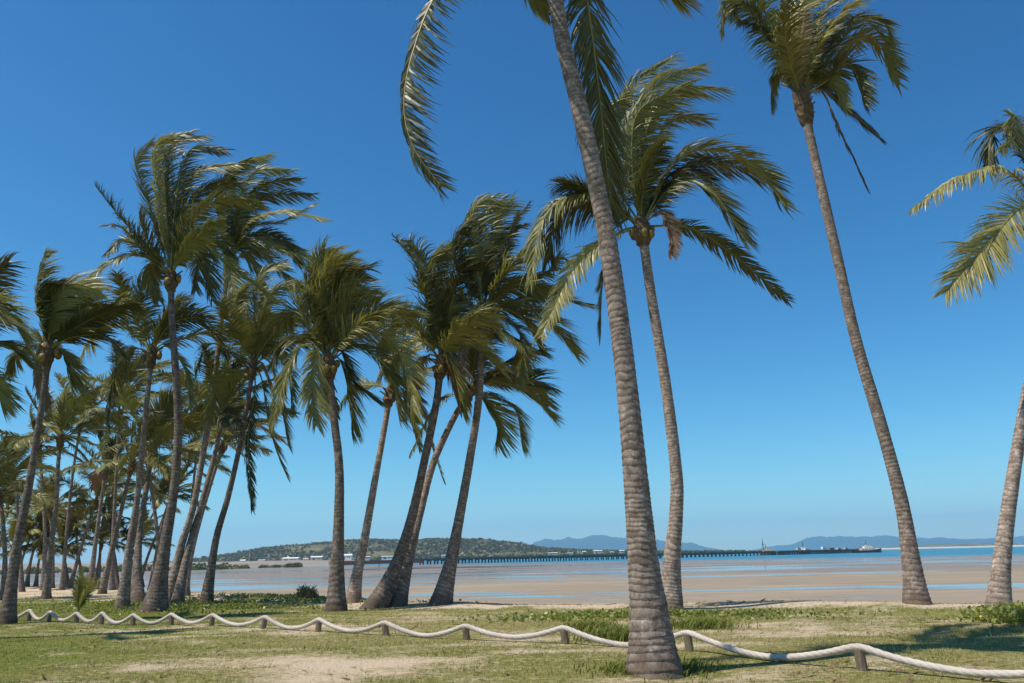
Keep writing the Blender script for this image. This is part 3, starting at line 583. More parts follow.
# grove behind
BG = [
 ('pale trunked grove palm just right of the far left palm, by the sand', [(46, 599), (50, 555), (56, 508), (58, 467), (60, 445)], .23, 61, 3.0, 20, .25),
 ('dark trunk almost touching the pale grove trunk on its left side', [(43, 590), (45, 550), (44, 510), (41, 467), (39, 450)], .22, 62, 2.8, 18, .1),
 ('thin slanting pale palm of the grove with orange nuts, behind the young palm', [(70, 588), (78, 558), (88, 526), (94, 506)], .2, 63, 2.4, 15, .4),
 ('left one of two close parallel trunks in the grove, taller of the two', [(90, 590), (95, 547), (101, 503), (105, 476)], .24, 64, 3.0, 18, .2),
 ('right one of two close parallel trunks in the grove, thinner and shorter', [(98, 589), (101, 540), (105, 505), (108, 492)], .2, 65, 2.8, 15, .1),
 ('grove palm whose trunk tilts right from the parallel pair, crown behind the straight grey trunk', [(102, 594), (110, 558), (119, 520), (126, 490), (131, 470)], .25, 66, 3.0, 18, .2),
 ('thin background palm slanting right behind the swollen foot trunk', [(138, 588), (148, 556), (161, 523), (170, 500)], .18, 67, 2.6, 14, .1),
 ('thin far palm seen between the two thickest trunks of the left cluster', [(126, 586), (137, 552), (150, 520), (158, 505)], .18, 68, 2.4, 13, .1),
 ('small far palm with bright yellow green fronds left of the pale grove trunk', [(27, 584), (31, 560), (37, 540), (40, 532)], .17, 69, 2.6, 14, .8),
 ('small far palm leaning right at the back of the grove near the left edge', [(14, 585), (22, 560), (28, 543), (30, 536)], .16, 70, 2.2, 13, .5),
 ('background palm at the left edge, stem hidden by the far left palm', [(3, 600), (5, 560), (3, 520), (0, 500)], .2, 71, 2.8, 15, .4),
 ('shaded background palm with its crown right of the far left trunk', [(62, 590), (66, 540), (72, 480), (78, 440), (82, 425)], .2, 72, 3.0, 17, .1),
 ('shaded background palm between the parallel trunks and the straight grey trunk', [(112, 590), (113, 540), (116, 480), (118, 440), (119, 420)], .2, 73, 3.0, 17, .2),
 ('far background palm with its crown low behind the tallest trunk', [(150, 590), (155, 560), (162, 525), (168, 505), (185, 470)], .2, 74, 3.0, 16, .1),
 ('background palm whose crown fills the gap under the far left crown', [(22, 592), (20, 550), (17, 500), (14, 475)], .2, 75, 2.8, 15, .3),
 ('low far palm with yellow fronds just right of the far left trunk', [(52, 588), (53, 560), (52, 535), (50, 515)], .18, 77, 2.7, 17, .7),
 ('low shaded far palm behind the young palm', [(84, 587), (80, 565), (77, 545), (76, 530)], .18, 78, 2.6, 16, .3),
 ('far palm at the very left edge with low yellow green crown', [(-6, 590), (-4, 560), (2, 535), (6, 515)], .18, 79, 2.8, 17, .6),
 ('far palm with low dark crown between the tilted grove trunk and the straight grey one', [(118, 588), (116, 565), (113, 545), (110, 520)], .18, 80, 2.6, 16, .2),
 ('background palm high behind the straight grey trunk, crown touching the tallest trunk', [(160, 592), (158, 540), (150, 480), (140, 430), (130, 395)], .2, 81, 3.0, 18, .2),
 ('short bushy palm deep in the grove right behind the young palm', [(68, 584), (66, 568), (64, 552)], .16, 91, 2.7, 17, 0.5),
 ('short bushy palm deep in the grove left of the far left trunk', [(8, 584), (10, 566), (12, 552)], .16, 92, 2.7, 17, 0.7),
 ('short far palm with yellow fronds at the back of the grove near the tilted trunk', [(96, 584), (98, 566), (101, 548)], .16, 93, 2.7, 17, 0.6),
 ('short far palm low behind the swollen foot trunk', [(142, 584), (140, 562), (136, 546)], .16, 94, 2.7, 17, 0.3),
 ('short bushy palm at the back between the far left trunk and the pale one', [(36, 584), (38, 566), (40, 556)], .16, 95, 2.7, 17, 0.6),
 ('shaded background palm filling the gap between the two swept crowns of the left cluster', [(186, 592), (190, 550), (192, 500), (198, 440), (200, 400)], .2, 76, 3.0, 15, .1),
]
for (lb, tr, rb, sd, fl, ex, ye) in BG:
    ex = int(ex*.72)
    palm(lb, tr, rb=rb*.85, rt=rb*.44, seed=sd, flen=fl, extra=ex, n=48, seg=12, ringstep=.04, yellow=ye, wl=.05, Lf=.68, group='palms of the grove on the left', nuts=4 if sd == 63 else 0)

# ------------------------------------------------------------------ rope fence
POSTS = [(28, 621), (48, 621.5), (76, 623), (101, 624.5), (133, 625.5), (171, 625), (211, 626), (263, 628.5), (318, 632), (386, 636), (467, 640), (566, 644), (690, 652), (863, 671)]
MPOST = Mat('weathered_post'); nn = MPOST.noise(14, 5, .65, stretch=(1, 1, .2)); MPOST.bsdf(MPOST.ramp(nn, [(.3, (.10, .075, .05)), (.7, (.28, .22, .16))]), .9, .2, nn, .6, .02); MPOST = MPOST.m
pb = [ground_pt(*p) for p in POSTS]
last = at(1112, 700, 8.4); last[2] = float(terrain(last[0], last[1])); pb.append(last)
pl_ = ['end post of the rope fence by the far left palm', 'second rope fence post from the left end', 'rope fence post below the young palm', 'fourth rope fence post from the left end, under a low peak of the rope',
 'rope fence post in front of the swollen foot trunk', 'rope fence post right beside the tallest left palm\'s foot', 'rope fence post just in front of the dark trunked palm', 'rope fence post below the dry shrub on the beach edge',
 'rope fence post in front of the upright palm left of centre', 'rope fence post in front of the broad leaning pair', 'rope fence post between the middle palms and the nearest trunk', 'last rope fence post left of the nearest trunk',
 'rope fence post right of the nearest trunk', 'nearest rope fence post on the right, below the tall leaning palm', 'rope fence post outside the right edge']
ptops = []
prg = random.Random(5)
for i, p in enumerate(pb):
    h = .24+prg.uniform(-.02, .02); o = MB(); tilt = np.array([prg.uniform(-.03, .03), prg.uniform(-.02, .02), 0])
    r0 = .062; n_ = 14; V = []; hs = [-.12, .05, h-.02, h]; rs = [r0*1.05, r0, r0*.98, r0*.8]
    for hh, rr_ in zip(hs, rs):
        for k in range(n_):
            a = 2*math.pi*k/n_; w = 1+.06*math.sin(3*a+i)+.03*prg.uniform(-1, 1)
            V.append(p+tilt*hh/h+np.array([math.cos(a)*rr_*w, math.sin(a)*rr_*w, hh]))
    Fp = [(q*n_+k, q*n_+(k+1) % n_, (q+1)*n_+(k+1) % n_, (q+1)*n_+k) for q in range(3) for k in range(n_)] + [tuple(3*n_+k for k in range(n_))]
    o.add(V, Fp); tag(o.build('fence_post', MPOST, loc=p), pl_[i], 'post', 'posts of the rope fence')
    ptops.append(p+tilt+np.array([0, 0, h]))
RR = .041
path = []
startp = ptops[0]+np.array([-.75, .25, 0]); startp[2] = terrain(startp[0], startp[1])+RR*.8
NS = 90
def seg_pts(a, b, ga, gb, half=False):
    out = []
    for k in range(NS):
        t = k/NS; q = a*(1-t)+b*t; gz = float(terrain(q[0], q[1]))
        tz = (a[2]*(1-t)+b[2]*t)+RR*.6
        w = abs(2*t-1)**1.75 if not half else smooth(0, 1, t)
        low = gz + RR*1.0 + sagx
        out.append(np.array([q[0], q[1], low*(1-w)+tz*w]))
    return out
sagx = 0.0
path += seg_pts(startp, ptops[0], 0, 0, True)
srg = random.Random(8)
for a, b in zip(ptops[:-1], ptops[1:]):
    sagx = srg.choice([0.0, .012, .03]); path += seg_pts(a, b, 0, 0)
path.append(ptops[-1]+np.array([0, 0, RR*.6]))
path = np.array(path); k5 = np.hanning(15); k5 /= k5.sum()
pz = np.convolve(np.pad(path[:, 2], 7, mode='edge'), k5, 'valid'); path[:, 2] = pz
C, tot = resample(path, 3600); T, S, N = frames(C); s = np.linspace(0, tot, 3600); th = np.linspace(0, 2*np.pi, 18, endpoint=False)
groove = np.abs(np.sin(1.5*(th[None, :]+s[:, None]*2*np.pi/.34)))
lob = RR*(.92+.13*groove**.6)*(1+.10*(vnoise(s*5, s*0+2.)-.5))[:, None]
V, F = tube_np(C, lob, 18, S, N)
mr = Mat('rope_fibre'); n1 = mr.noise(60, 4, .7); n2 = mr.noise(3, 3)
cr_ = mr.mix(mr.ramp(n2, [(.35, 0), (.7, .6)]), (.60, .53, .47), (.44, .37, .32)); cr_ = mr.mix(mr.ramp(mr.attr('groove'), [(.0, .5), (.4, 0)]), cr_, (.20, .16, .13)); cr_ = mr.mix(mr.ramp(mr.noise(1.1, 5, .6), [(.5, 0), (.7, .5)]), cr_, (.34, .28, .22)); mr.bsdf(mr.mix(mr.ramp(n1, [(.45, 0), (.75, .5)]), cr_, (.30, .25, .21)), .9, .2, n1, .6, .01)
ro = mesh_np('rope', V, F, mr.m, smoothf=True, loc=C[1800], attr={'groove': groove.ravel()}); tag(ro, 'thick pale rope looping over the low posts across the whole lawn', 'rope')

# ------------------------------------------------------------------ plants
def leaf_cloud(name, c, size, n, ls, mat, parent=None, seed=0, loc=None, twig=True):
    r = np.random.RandomState(seed); k = max(5, n//60)
    cl = r.randn(k, 3)*.42; cl = cl/np.maximum(1, np.linalg.norm(cl, axis=1, keepdims=True)); cl[:, 2] = np.abs(cl[:, 2])
    p = cl[r.randint(0, k, n)] + r.randn(n, 3)*.20
    p[:, 2] = np.abs(p[:, 2]); P = np.array(c)+p*np.array(size)
    d = nrm(r.randn(n, 3)+np.array([.3, 0, .5])); w = nrm(np.cross(d, r.randn(n, 3))); L = ls*(.6+.8*r.rand(n))[:, None]
    V = np.stack([P-w*L*.22, P+w*L*.22, P+d*L+w*L*.1, P+d*L-w*L*.1], 1).reshape(-1, 3)
    return mesh_np(name, V, np.arange(n*4).reshape(-1, 4), mat, parent, False, loc=loc, attr={'leafvar': np.repeat(r.rand(n), 4)})
# young palm
yb = ground_pt(78, 612); yp = empty('young_palm', yb, 'knee high young palm with upright fronds on the lawn behind the rope', 'young palm')
rg = np.random.RandomState(4)
for i in range(10):
    az = i*2.4; el = R(rg.uniform(52, 86)); frond(free_frond(yb+np.array([0, 0, .02]), az, el, rg.uniform(.8, 1.35), rg, wind=.15, grav=.45), yp, rg, L=.2, n=22, dry=1, wind=.1, droop=.2, wl=.035)
# dry shrub on the beach edge, vines
sb = ground_pt(307, 600); sh = empty('dry_shrub', sb, 'rounded dry olive shrub on the beach edge left of the upright palm', 'shrub')
o = MB(); [o.tube(sb, sb+np.array([math.cos(i)*.35, math.sin(i)*.3, .55]), .02, .006, 5) for i in range(4)]; o.build('stem', MFIB, sh)
leaf_cloud('foliage', sb+np.array([0, 0, .12]), (.34, .28, .30), 1300, .08, leaf_mat('dry_shrub_leaf', (.24, .20, .075), (.50, .41, .18), (.4, .32, .1)), sh, 3)
def vine_patch(label, px, py, w, d, n, seed, h=.16):
    r = np.random.RandomState(seed); b = ground_pt(px, py)
    x = b[0]+r.randn(n)*w*.5; y = b[1]+r.randn(n)*d*.5; kk = fbm(x*1.5+seed, y*1.5, 3); ok = kk > .38; x = x[ok]; y = y[ok]; kk = kk[ok]; m = len(x)
    z = terrain(x, y)+h*r.rand(m)*(kk*1.6)
    P = np.stack([x, y, z], 1); dd = nrm(r.randn(m, 3)*np.array([1, 1, .5])+np.array([0, 0, .5])); ww = nrm(np.cross(dd, r.randn(m, 3))); L = (.05+.05*r.rand(m))[:, None]
    V = np.stack([P-ww*L*.15, P+ww*L*.45+dd*L*.4, P+dd*L, P-ww*L*.45+dd*L*.4], 1).reshape(-1, 3)
    o = mesh_np('beach_vine', V, np.arange(m*4).reshape(-1, 4), MVINE, attr={'leafvar': np.repeat(r.rand(m), 4)}); tag(o, label, 'ground cover', kind='stuff')
vine_patch('dense green creeping vine at the foot of the right edge palm', 1024, 622, 1.0, .9, 3000, 1, .26)
vine_patch('low yellow green vine around the pale palm right of the nearest trunk', 712, 617, 2.2, 1.3, 1500, 2, .07)
vine_patch('low green vine on the lawn edge behind the left of the rope', 240, 603, 6.5, 5.0, 11000, 3, .09)
vine_patch('creeping vine left of the nearest trunk', 600, 618, 2.6, 1.2, 2500, 4, .08)
def tuft(label, px, py, r_, h_, n, seed):
    r = np.random.RandomState(seed); b = ground_pt(px, py); V = []; 
    x = b[0]+r.randn(n)*r_*.45; y = b[1]+r.randn(n)*r_*.35; z = terrain(x, y); a = r.rand(n)*6.28
    B = np.stack([x, y, z], 1); out = np.stack([np.cos(a), np.sin(a), 0*a], 1); h = h_*(.5+.6*r.rand(n))[:, None]
    M_ = B+out*h*.25+np.array([.1, 0, .6])*h; Tp = B+out*h*.6+np.array([.25, 0, .85])*h; D = np.stack([np.cos(a+1.5), np.sin(a+1.5), 0*a], 1)*.009
    V = np.stack([B-D, B+D, M_+D*.8, M_-D*.8, Tp], 1).reshape(-1, 3); q = np.arange(n)[:, None]*5
    Fq = [tuple(f) for f in (q+np.array([[0, 1, 2, 3]]))] + [tuple(f) for f in (q+np.array([[3, 2, 4]]))]
    o = mesh_np('grass_tussock', V, Fq, MGRASS, loc=b, attr={'leafvar': np.repeat(r.rand(n)*.5, 5)}); tag(o, label, 'grass tuft', 'tussocks beside the nearest palm')
tuft('dark tussock of long grass against the left side of the nearest trunk', 618, 640, .6, .26, 1100, 1)
tuft('smaller tussock of long grass further left of the nearest trunk', 590, 632, .5, .24, 700, 2)
tuft('tussock of grass right behind the nearest trunk', 700, 628, .7, .22, 900, 3)
tuft('ring of long grass growing round the foot of the nearest trunk', 652, 671, .75, .10, 1500, 6)

def litter(name, n, seed, xr, yr, size, mat, label, cat, keep):
    r = np.random.RandomState(seed); x = r.uniform(*xr, n); y = r.uniform(*yr, n); ok = keep(x, y, r); x = x[ok]; y = y[ok]; n = len(x)
    P = np.stack([x, y, terrain(x, y)+.012], 1); a = r.rand(n)*np.pi; d = np.stack([np.cos(a), np.sin(a), .25*r.randn(n)], 1); w = np.stack([-np.sin(a), np.cos(a), .3*r.randn(n)], 1)
    L = size*(.4+1.6*r.rand(n)**2)[:, None]; W = size*.16*(.5+r.rand(n))[:, None]
    V = np.stack([P-d*L, P+w*W+[0, 0, .01], P+d*L, P-w*W], 1).reshape(-1, 3)
    tag(mesh_np(name, V, np.arange(n*4).reshape(-1, 4), mat, attr={'leafvar': np.repeat(r.rand(n), 4)}), label, cat, kind='stuff')
litter('leaf_litter', 5200, 1, (-26, 14), (8, 30), .075, MLEAF_D, 'dry brown palm leaf litter scattered over the lawn', 'leaf litter', lambda x, y, r: fbm(x*.5, y*.5, 3)+.2*r.rand(len(x)) > .52)
litter('beach_debris', 9000, 2, (-30, 16), (15, 50), .11, MFIB, 'dark line of twigs and husks along the top of the beach', 'debris', lambda x, y, r: (np.abs(y-crest(x)+.6-1.6*(fbm(x*.3, x*0+4., 2)-.5)) < .12+.5*r.rand(len(x))**2) & (fbm(x*.6+4, y*.2, 3) > .47))

# ------------------------------------------------------------------ far land
def ridge(name, pts, Yn, depth, mat, base=SEA-1, rough=0.0, nx=220, ny=14, seed=0, kind='structure', capn=1.0):
    """pts: skyline (px,py); real 3-D ridge: skyline height at mid depth, falling to the water both sides"""
    pts = sorted(pts); px = np.array([p[0] for p in pts]); py = np.array([p[1] for p in pts])
    Ym = Yn+depth*.5; q = [at(a, b, Ym) for a, b in zip(px, py)]; xs = np.array([v[0] for v in q]); zs = np.array([v[2] for v in q])
    gx_ = np.linspace(xs[0], xs[-1], nx); gz_ = np.interp(gx_, xs, zs); v = np.linspace(-1, 1, ny)
    GX, GV = np.meshgrid(gx_, v); H = np.tile(gz_, (ny, 1))-base
    pr = np.clip(1-np.abs(GV)**1.7, 0, 1); Zr = base + H*pr
    Zr = Zr + rough*H*(fbm(GX/depth*14+seed, GV*5+seed, 5)-.5)*pr*1.2 + capn*(np.random.RandomState(seed).rand(*GX.shape)-.3)*(pr > .02)
    YY = Ym+GV*depth*.5 + rough*depth*.25*(fbm(GX/depth*8, GV*2, 3)-.5)
    ii = np.arange(GX.size).reshape(GX.shape); F = np.stack([ii[:-1, :-1], ii[:-1, 1:], ii[1:, 1:], ii[1:, :-1]], -1).reshape(-1, 4)
    return tag(mesh_np(name, np.stack([GX, YY, Zr], -1).reshape(-1, 3), F, mat, smoothf=True), kind=kind)
def far_mat(name, a, b, c, sc):
    m = Mat(name); vec = m.n('ShaderNodeNewGeometry').outputs['Position']; n = m.noise(sc, 6, .65, vec); n2 = m.noise(sc*5, 4, .7, vec)
    col = m.mix(.5, m.ramp(n, [(.35, a), (.52, b), (.68, c)]), m.ramp(n2, [(.4, a), (.65, b)])); return m.bsdf(col, .95, .05, n2, .8, 6).m
MHILL = far_mat('dry_bushland', (.085, .08, .035), (.17, .15, .075), (.36, .27, .17), .012)
MSCRUB = leaf_mat('scrub_leaf', (.055, .055, .022), (.17, .145, .06), (.12, .12, .03))
MMT = far_mat('far_forest', (.03, .04, .025), (.05, .06, .035), (.07, .075, .05), .002)
MSANDF = plain('far_sand', (.50, .44, .35), .9, .15, .02)
ridge('hill', [(195, 564), (222, 560), (245, 556), (270, 551), (300, 546), (325, 544), (350, 542.5), (375, 541), (400, 542), (430, 541), (460, 541), (485, 541.5), (510, 544.5), (530, 548), (555, 550), (600, 552), (650, 553), (690, 553), (720, 553)], 1500, 900, MHILL, rough=.22, nx=520, ny=60, seed=3, capn=2.2)
ridge('far_mountains', [(528, 556), (534, 543), (548, 539), (560, 541), (568, 537.5), (580, 539.5), (592, 536.5), (600, 535.5), (612, 538), (625, 539), (645, 540), (665, 541), (684, 542.5), (696, 546), (708, 552), (712, 556)], 11000, 3000, MMT, rough=.5, nx=420, ny=30, seed=4, capn=16)
ridge('far_mountains', [(765, 552), (778, 546.5), (800, 544), (808, 540), (828, 536.5), (842, 538.5), (860, 536.5), (872, 539), (880, 537), (900, 538), (920, 537.5), (940, 540), (955, 541.5), (975, 539.5), (1000, 538.5), (1020, 536.5), (1050, 537), (1110, 540), (1150, 548)], 11500, 3000, MMT, rough=.5, nx=560, ny=30, seed=6, capn=16)
ridge('sand_spit', [(845, 550.0), (880, 547.9), (950, 546.4), (1060, 544.0), (1120, 544)], 3600, 300, MSANDF, rough=0, nx=60, ny=6, seed=6, capn=.1)
ridge('low_shore', [(840, 549.5), (870, 547.2), (905, 546.2), (925, 545), (955, 543.2), (985, 543), (1010, 543.6), (1060, 542), (1120, 542)], 3950, 600, MHILL, rough=.2, nx=160, ny=10, seed=8, capn=2.5)
# port flat on the far left shore
mbp = at(186, 566, 640); 
ridge('port_shore', [(-260, 566), (60, 563.5), (180, 562.5), (240, 561.5), (300, 560.3), (345, 560.1), (372, 561.5)], 640, 420, plain('port_gravel', (.27, .22, .17), .95, .3, .02), rough=.05, nx=200, ny=16, seed=9, capn=.4)
def thicket(name, x0, x1, Yn, h, n, seed, label, ymax=None, group=None):
    r = np.random.RandomState(seed); a = at(x0, 566, Yn); b = at(x1, 566, Yn)
    k = max(4, int(n/90)); cx = a[0]+(b[0]-a[0])*r.rand(k); cy = Yn+r.rand(k)*18; ch = h*(.55+.5*r.rand(k)); cw = h*(.5+.5*r.rand(k))
    i = r.randint(0, k, n); d = nrm(r.randn(n, 3)); d[:, 2] = np.abs(d[:, 2]); rad = r.rand(n)**.35
    P = np.stack([cx[i]+d[:, 0]*cw[i]*rad, cy[i]+d[:, 1]*cw[i]*rad, SEA+.2+d[:, 2]*ch[i]*rad], 1)
    w = nrm(r.randn(n, 3)); u = nrm(np.cross(w, r.randn(n, 3))); L = (.25+.4*r.rand(n))[:, None]*h*.14*2
    V = np.stack([P-w*L, P+u*L, P+w*L, P-u*L], 1).reshape(-1, 3)
    o = mesh_np(name, V, np.arange(n*4).reshape(-1, 4), MGLEAF, attr={'leafvar': np.repeat(r.rand(n), 4)}); return tag(o, label, 'mangroves', kind='stuff')
thicket('mangrove_thicket', -120, 232, 520, 4.3, 9000, 1, 'dark olive mangrove thicket along the far left shore')
thicket('mangrove_thicket', 236, 246, 560, 3.2, 900, 2, 'small mangrove clump at the right end of the left shore thicket')
thicket('mangrove_thicket', 284, 297, 575, 3.4, 1500, 3, 'rounded mangrove clump in front of the port sheds')
thicket('mangrove_thicket', 255, 276, 590, 2.4, 1500, 4, 'low mangrove fringe left of the rounded clump')
# sheds and houses
MW = plain('shed_white', (.72, .71, .68), .7, .08); MWL = plain('shed_wall', (.50, .47, .42), .8, .15); MRU = plain('rust', (.24, .10, .06), .8, .3); MDK = plain('dark_steel', (.06, .045, .04), .7, .3); MDR = plain('door_dark', (.10, .11, .12), .6, .1)
def shed(label, px, py, Yn, w, d, h, roofm, wallm, name='shed', cat='shed', group='port sheds on the far shore', zb=None):
    c0 = at(px, py, Yn); z = c0[2]; rt_ = empty(name, (c0[0], Yn, z-.5), label, cat, group)
    MB().box((c0[0], Yn, z+h/2-.75), (w, d, h+1.5)).build('wall', wallm, rt_)
    x, y = w/2+.4, d/2+.4; zz = z+h+.01; rr = h*.32; b = c0
    V = [(b[0]-x, Yn-y, zz), (b[0]+x, Yn-y, zz), (b[0]+x, Yn, zz+rr), (b[0]-x, Yn, zz+rr), (b[0]-x, Yn+y, zz), (b[0]+x, Yn+y, zz)]
    MB().add(V, [(0, 1, 2, 3), (3, 2, 5, 4), (0, 3, 4), (1, 5, 2), (0, 4, 5, 1)]).build('roof', roofm, rt_)
    MB().box((b[0]-w*.22, Yn-d/2-.04, z+h*.35), (w*.2, .08, h*.7)).build('door', MDR, rt_)
    for k in (.12, .32): MB().box((b[0]+w*k, Yn-d/2-.04, z+h*.55), (w*.1, .08, h*.25)).build('window', MDR, rt_)
    return rt_
shed('long white roofed port shed right of the rounded mangrove clump', 291, 561.6, 900, 17, 12, 3.4, MW, MW)
shed('small grey port shed left of the long white one', 262, 562.8, 900, 7, 8, 2.6, MWL, MWL)
shed('low pale port shed beside the mast, left of the upright palm\'s trunk', 317, 560.6, 900, 12, 9, 3.6, MW, MWL)
shed('tiny port shed left of the low pale one', 306, 561.2, 880, 5, 6, 2.4, MWL, MW)
shed('white port building just right of the upright palm\'s trunk', 347, 559.7, 880, 11, 9, 4.4, MW, MW)
shed('grey port building between two pale trunks at the jetty start', 366, 559.4, 880, 9, 8, 2.6, MWL, MWL)
shed('long low shed at the landward end of the jetty', 388, 558.9, 900, 13, 7, 2.4, MWL, MW)
shed('small white port shed at the left end of the far shore', 243, 563.4, 900, 5, 5, 3.0, MW, MWL)
hl = [('white roofed building at the foot of the hill, left of the nearest trunk', 553, 554.3, 17, 3.2), ('low pale house right of the white roofed building below the hill', 570, 554.2, 11, 2.6), ('small house in the trees between the pale house and the bright hall', 584, 553.2, 7, 3.5),
      ('bright white hall among trees close to the nearest trunk', 598, 553.0, 16, 5.0), ('small white house just left of the nearest trunk', 622, 552.6, 9, 4.5), ('white house hidden low at the hill\'s right end', 612, 553.3, 6, 3.0), ('cream building at the hill foot right of the middle palm', 446, 556.6, 18, 3.0)]
for lb, a, b, w, h in hl: shed(lb, a, b, 1480, w*.9, 10, h*.75, MW, MWL, 'house', 'house', 'white buildings below the hill')
MAS = plain('mast_grey', (.45, .45, .45), .6, .1)
for lb, a, b, hh in (('thin lamp mast above the port sheds, left one', 249, 562, 12), ('thin lamp mast near the mangrove end, shorter one', 268, 562, 8)):
    p = at(a, b, 880); o = MB(); o.tube(p-np.array([0, 0, 2]), p+np.array([0, 0, hh]), .35, .2, 6); o.box(p+np.array([0, 0, hh]), (2.2, .5, .4)); tag(o.build('lamp_mast', MAS, loc=p), lb, 'mast', 'lamp masts at the port')
# trees along the low land right of the hill: one mass
r_ = np.random.RandomState(5)
def tree_row(x0, x1, Yn, n, h, seed, label):
    r = np.random.RandomState(seed); px = np.sort(r.uniform(x0, x1, n)); VV = []; 
    for p in px:
        hz = 556.5-(p-512)*.0215; b = at(p, hz+1.4, Yn+r.rand()*120); m = 26; d = nrm(r.randn(m, 3)); s_ = h*r.uniform(.5, 1.1)
        P = b+d*np.array([s_*.9, s_*.9, s_*.7])+np.array([0, 0, s_*.6]); w = nrm(r.randn(m, 3)); u = nrm(np.cross(w, d)); L = s_*.45
        VV.append(np.stack([P-w*L, P+u*L, P+w*L, P-u*L], 1).reshape(-1, 3))
    V = np.vstack(VV); o = mesh_np('distant_trees', V, np.arange(len(V)).reshape(-1, 4), MGLEAF, attr={'leafvar': np.repeat(r.rand(len(V)//4), 4)}); tag(o, label, 'trees', kind='stuff')
tree_row(540, 745, 1400, 230, 3.6, 2, 'low dark treeline on the spit behind the jetty')
tree_row(225, 545, 1470, 170, 5.0, 3, 'bushes along the foot of the hill behind the port')

def hill_scrub():
    hill = bpy.data.objects['hill']; n = len(hill.data.vertices); co = np.empty(n*3, np.float32); hill.data.vertices.foreach_get('co', co); co = co.reshape(-1, 3)
    r = np.random.RandomState(12); co = co[(co[:, 1] < 2000) & (co[:, 2] > SEA+.5)]
    k = 15000; i = r.randint(0, len(co), k); p = co[i]+r.randn(k, 3)*np.array([6, 10, .5]); keep = fbm(p[:, 0]*.012, p[:, 1]*.012, 3)+.35*r.rand(k) > .60; p = p[keep]; k = len(p)
    VV = []; s_ = (2.6+3.2*r.rand(k))[:, None]
    for q in range(4):
        w = nrm(r.randn(k, 3)); u = nrm(np.cross(w, r.randn(k, 3))); c = p+r.randn(k, 3)*np.array([1.6, 1.6, .8])+np.array([0, 0, 1.0])
        VV.append(np.stack([c-w*s_*.8, c+u*s_*.6, c+w*s_*.8, c-u*s_*.6], 1))
    V = np.concatenate(VV).reshape(-1, 3); o = mesh_np('hill_scrub', V, np.arange(len(V)).reshape(-1, 4), MSCRUB, attr={'leafvar': np.repeat(r.rand(len(V)//4), 4)})
    tag(o, 'dark bushes and low trees covering the hill across the bay', 'scrub', kind='stuff')
hill_scrub()
# ------------------------------------------------------------------ jetty
pA = at(415, 560, 560); pA[2] = 0; 
PA = np.array([at(405, 560, 590)[0], 590.]); PB = np.array([at(868, 551, 985)[0], 985.])
dv = (PB-PA)/np.linalg.norm(PB-PA); pn = np.array([-dv[1], dv[0]]); Ltot = np.linalg.norm(PB-PA); ang = math.atan2(dv[1], dv[0])
MJW = plain('jetty_timber', (.12, .085, .065), .9, .4, .3); MJD = plain('jetty_deck', (.13, .10, .08), .9, .3, .2)
jr = empty('jetty', (PA[0], PA[1], SEA), 'long jetty on many dark piles running out across the bay', 'jetty')
DZ = .65
def jp(s, o=0.0, z=0.0): return (PA[0]+dv[0]*s+pn[0]*o, PA[1]+dv[1]*s+pn[1]*o, z)
sw = 0.70*Ltot
MB().box(jp(sw/2, 0, DZ), (sw, 5.0, 1.3), ang).build('deck', MJD, jr)
o = MB()
for sd in (-2.45, 2.45):
    o.box(jp(sw/2, sd, DZ+1.35), (sw, .14, .14), ang)
    for s in np.arange(2, sw, 8): o.box(jp(s, sd, DZ+.85), (.14, .14, .95), ang)
o.build('railing', MJW, jr)
for s in np.arange(14, sw, 6.15):
    b = MB()
    for sd in (-2.0, 2.0): b.tube(jp(s, sd, SEA-1.2), jp(s, sd, DZ-.6), .6, .6, 7)
    b.box(jp(s, 0, DZ-.95), (1.1, 5.2, .7), ang); b.build('pile_bent', MJW, jr)
wr = MB(); wl_ = Ltot-sw+6; wr.box(jp(sw+wl_/2, 1, DZ+.15), (wl_, 15, 1.4), ang); wr.build('wharf_deck', MJW, jr)
npile = int(wl_/4.4)
for k in range(npile):
    s = sw+2+k*4.4; b = MB()
    for sd in (-6.2, -1, 4, 8): b.tube(jp(s, sd, SEA-1.2), jp(s, sd, DZ-.55), .5, .5, 7)
    b.box(jp(s, 1, DZ-.8), (.8, 14.4, .5), ang); b.build('wharf_pile_bent', MDK, jr)
ap = MB(); ap.box(jp(-22, 0, DZ-1.0), (70, 7, 2.4), ang); apo = tag(ap.build('causeway', MRU, loc=jp(-22, 0, SEA)), 'rust brown approach wall where the jetty meets the shore', 'causeway')
# things on the wharf
def van(label, s, o_, c, ln=5.5, h=2.2, name='truck'):
    p = jp(s, o_, DZ+.86); rt_ = empty(name, p, label, 'truck', 'vehicles on the wharf'); z = p[2]
    MB().box((p[0]+dv[0]*-.8, p[1]+dv[1]*-.8, z+.5+h/2), (ln*.7, 2.3, h), ang).build('cargo_box', c, rt_)
    q = jp(s+ln*.38, o_, 0); MB().box((q[0], q[1], z+.45+h*.38), (ln*.22, 2.2, h*.76), ang, .9).build('cab', c, rt_)
    for a in (-.3, .3):
        for sd in (-1, 1):
            u = jp(s+ln*a, o_+sd*1.1, 0); v = jp(s+ln*a, o_+sd*1.3, 0); MB().tube((u[0], u[1], z+.45), (v[0], v[1], z+.45), .45, .45, 10).build('wheel', MDK, rt_)
MWV = plain('white_paint', (.8, .8, .8), .4, .03); MCR = plain('cream_paint', (.62, .50, .36), .5, .1); MOR = plain('orange_paint', (.55, .22, .08), .5, .1); MNV = plain('hull_navy', (.02, .025, .045), .5, .2)
van('white truck on the wharf between the second mast and the end tug', sw+ (Ltot-sw)*.48, -3, MWV, 9, 2.8)
van('cream truck parked near the first vessel on the wharf', sw+(Ltot-sw)*.22, -3, MCR, 7, 2.0)
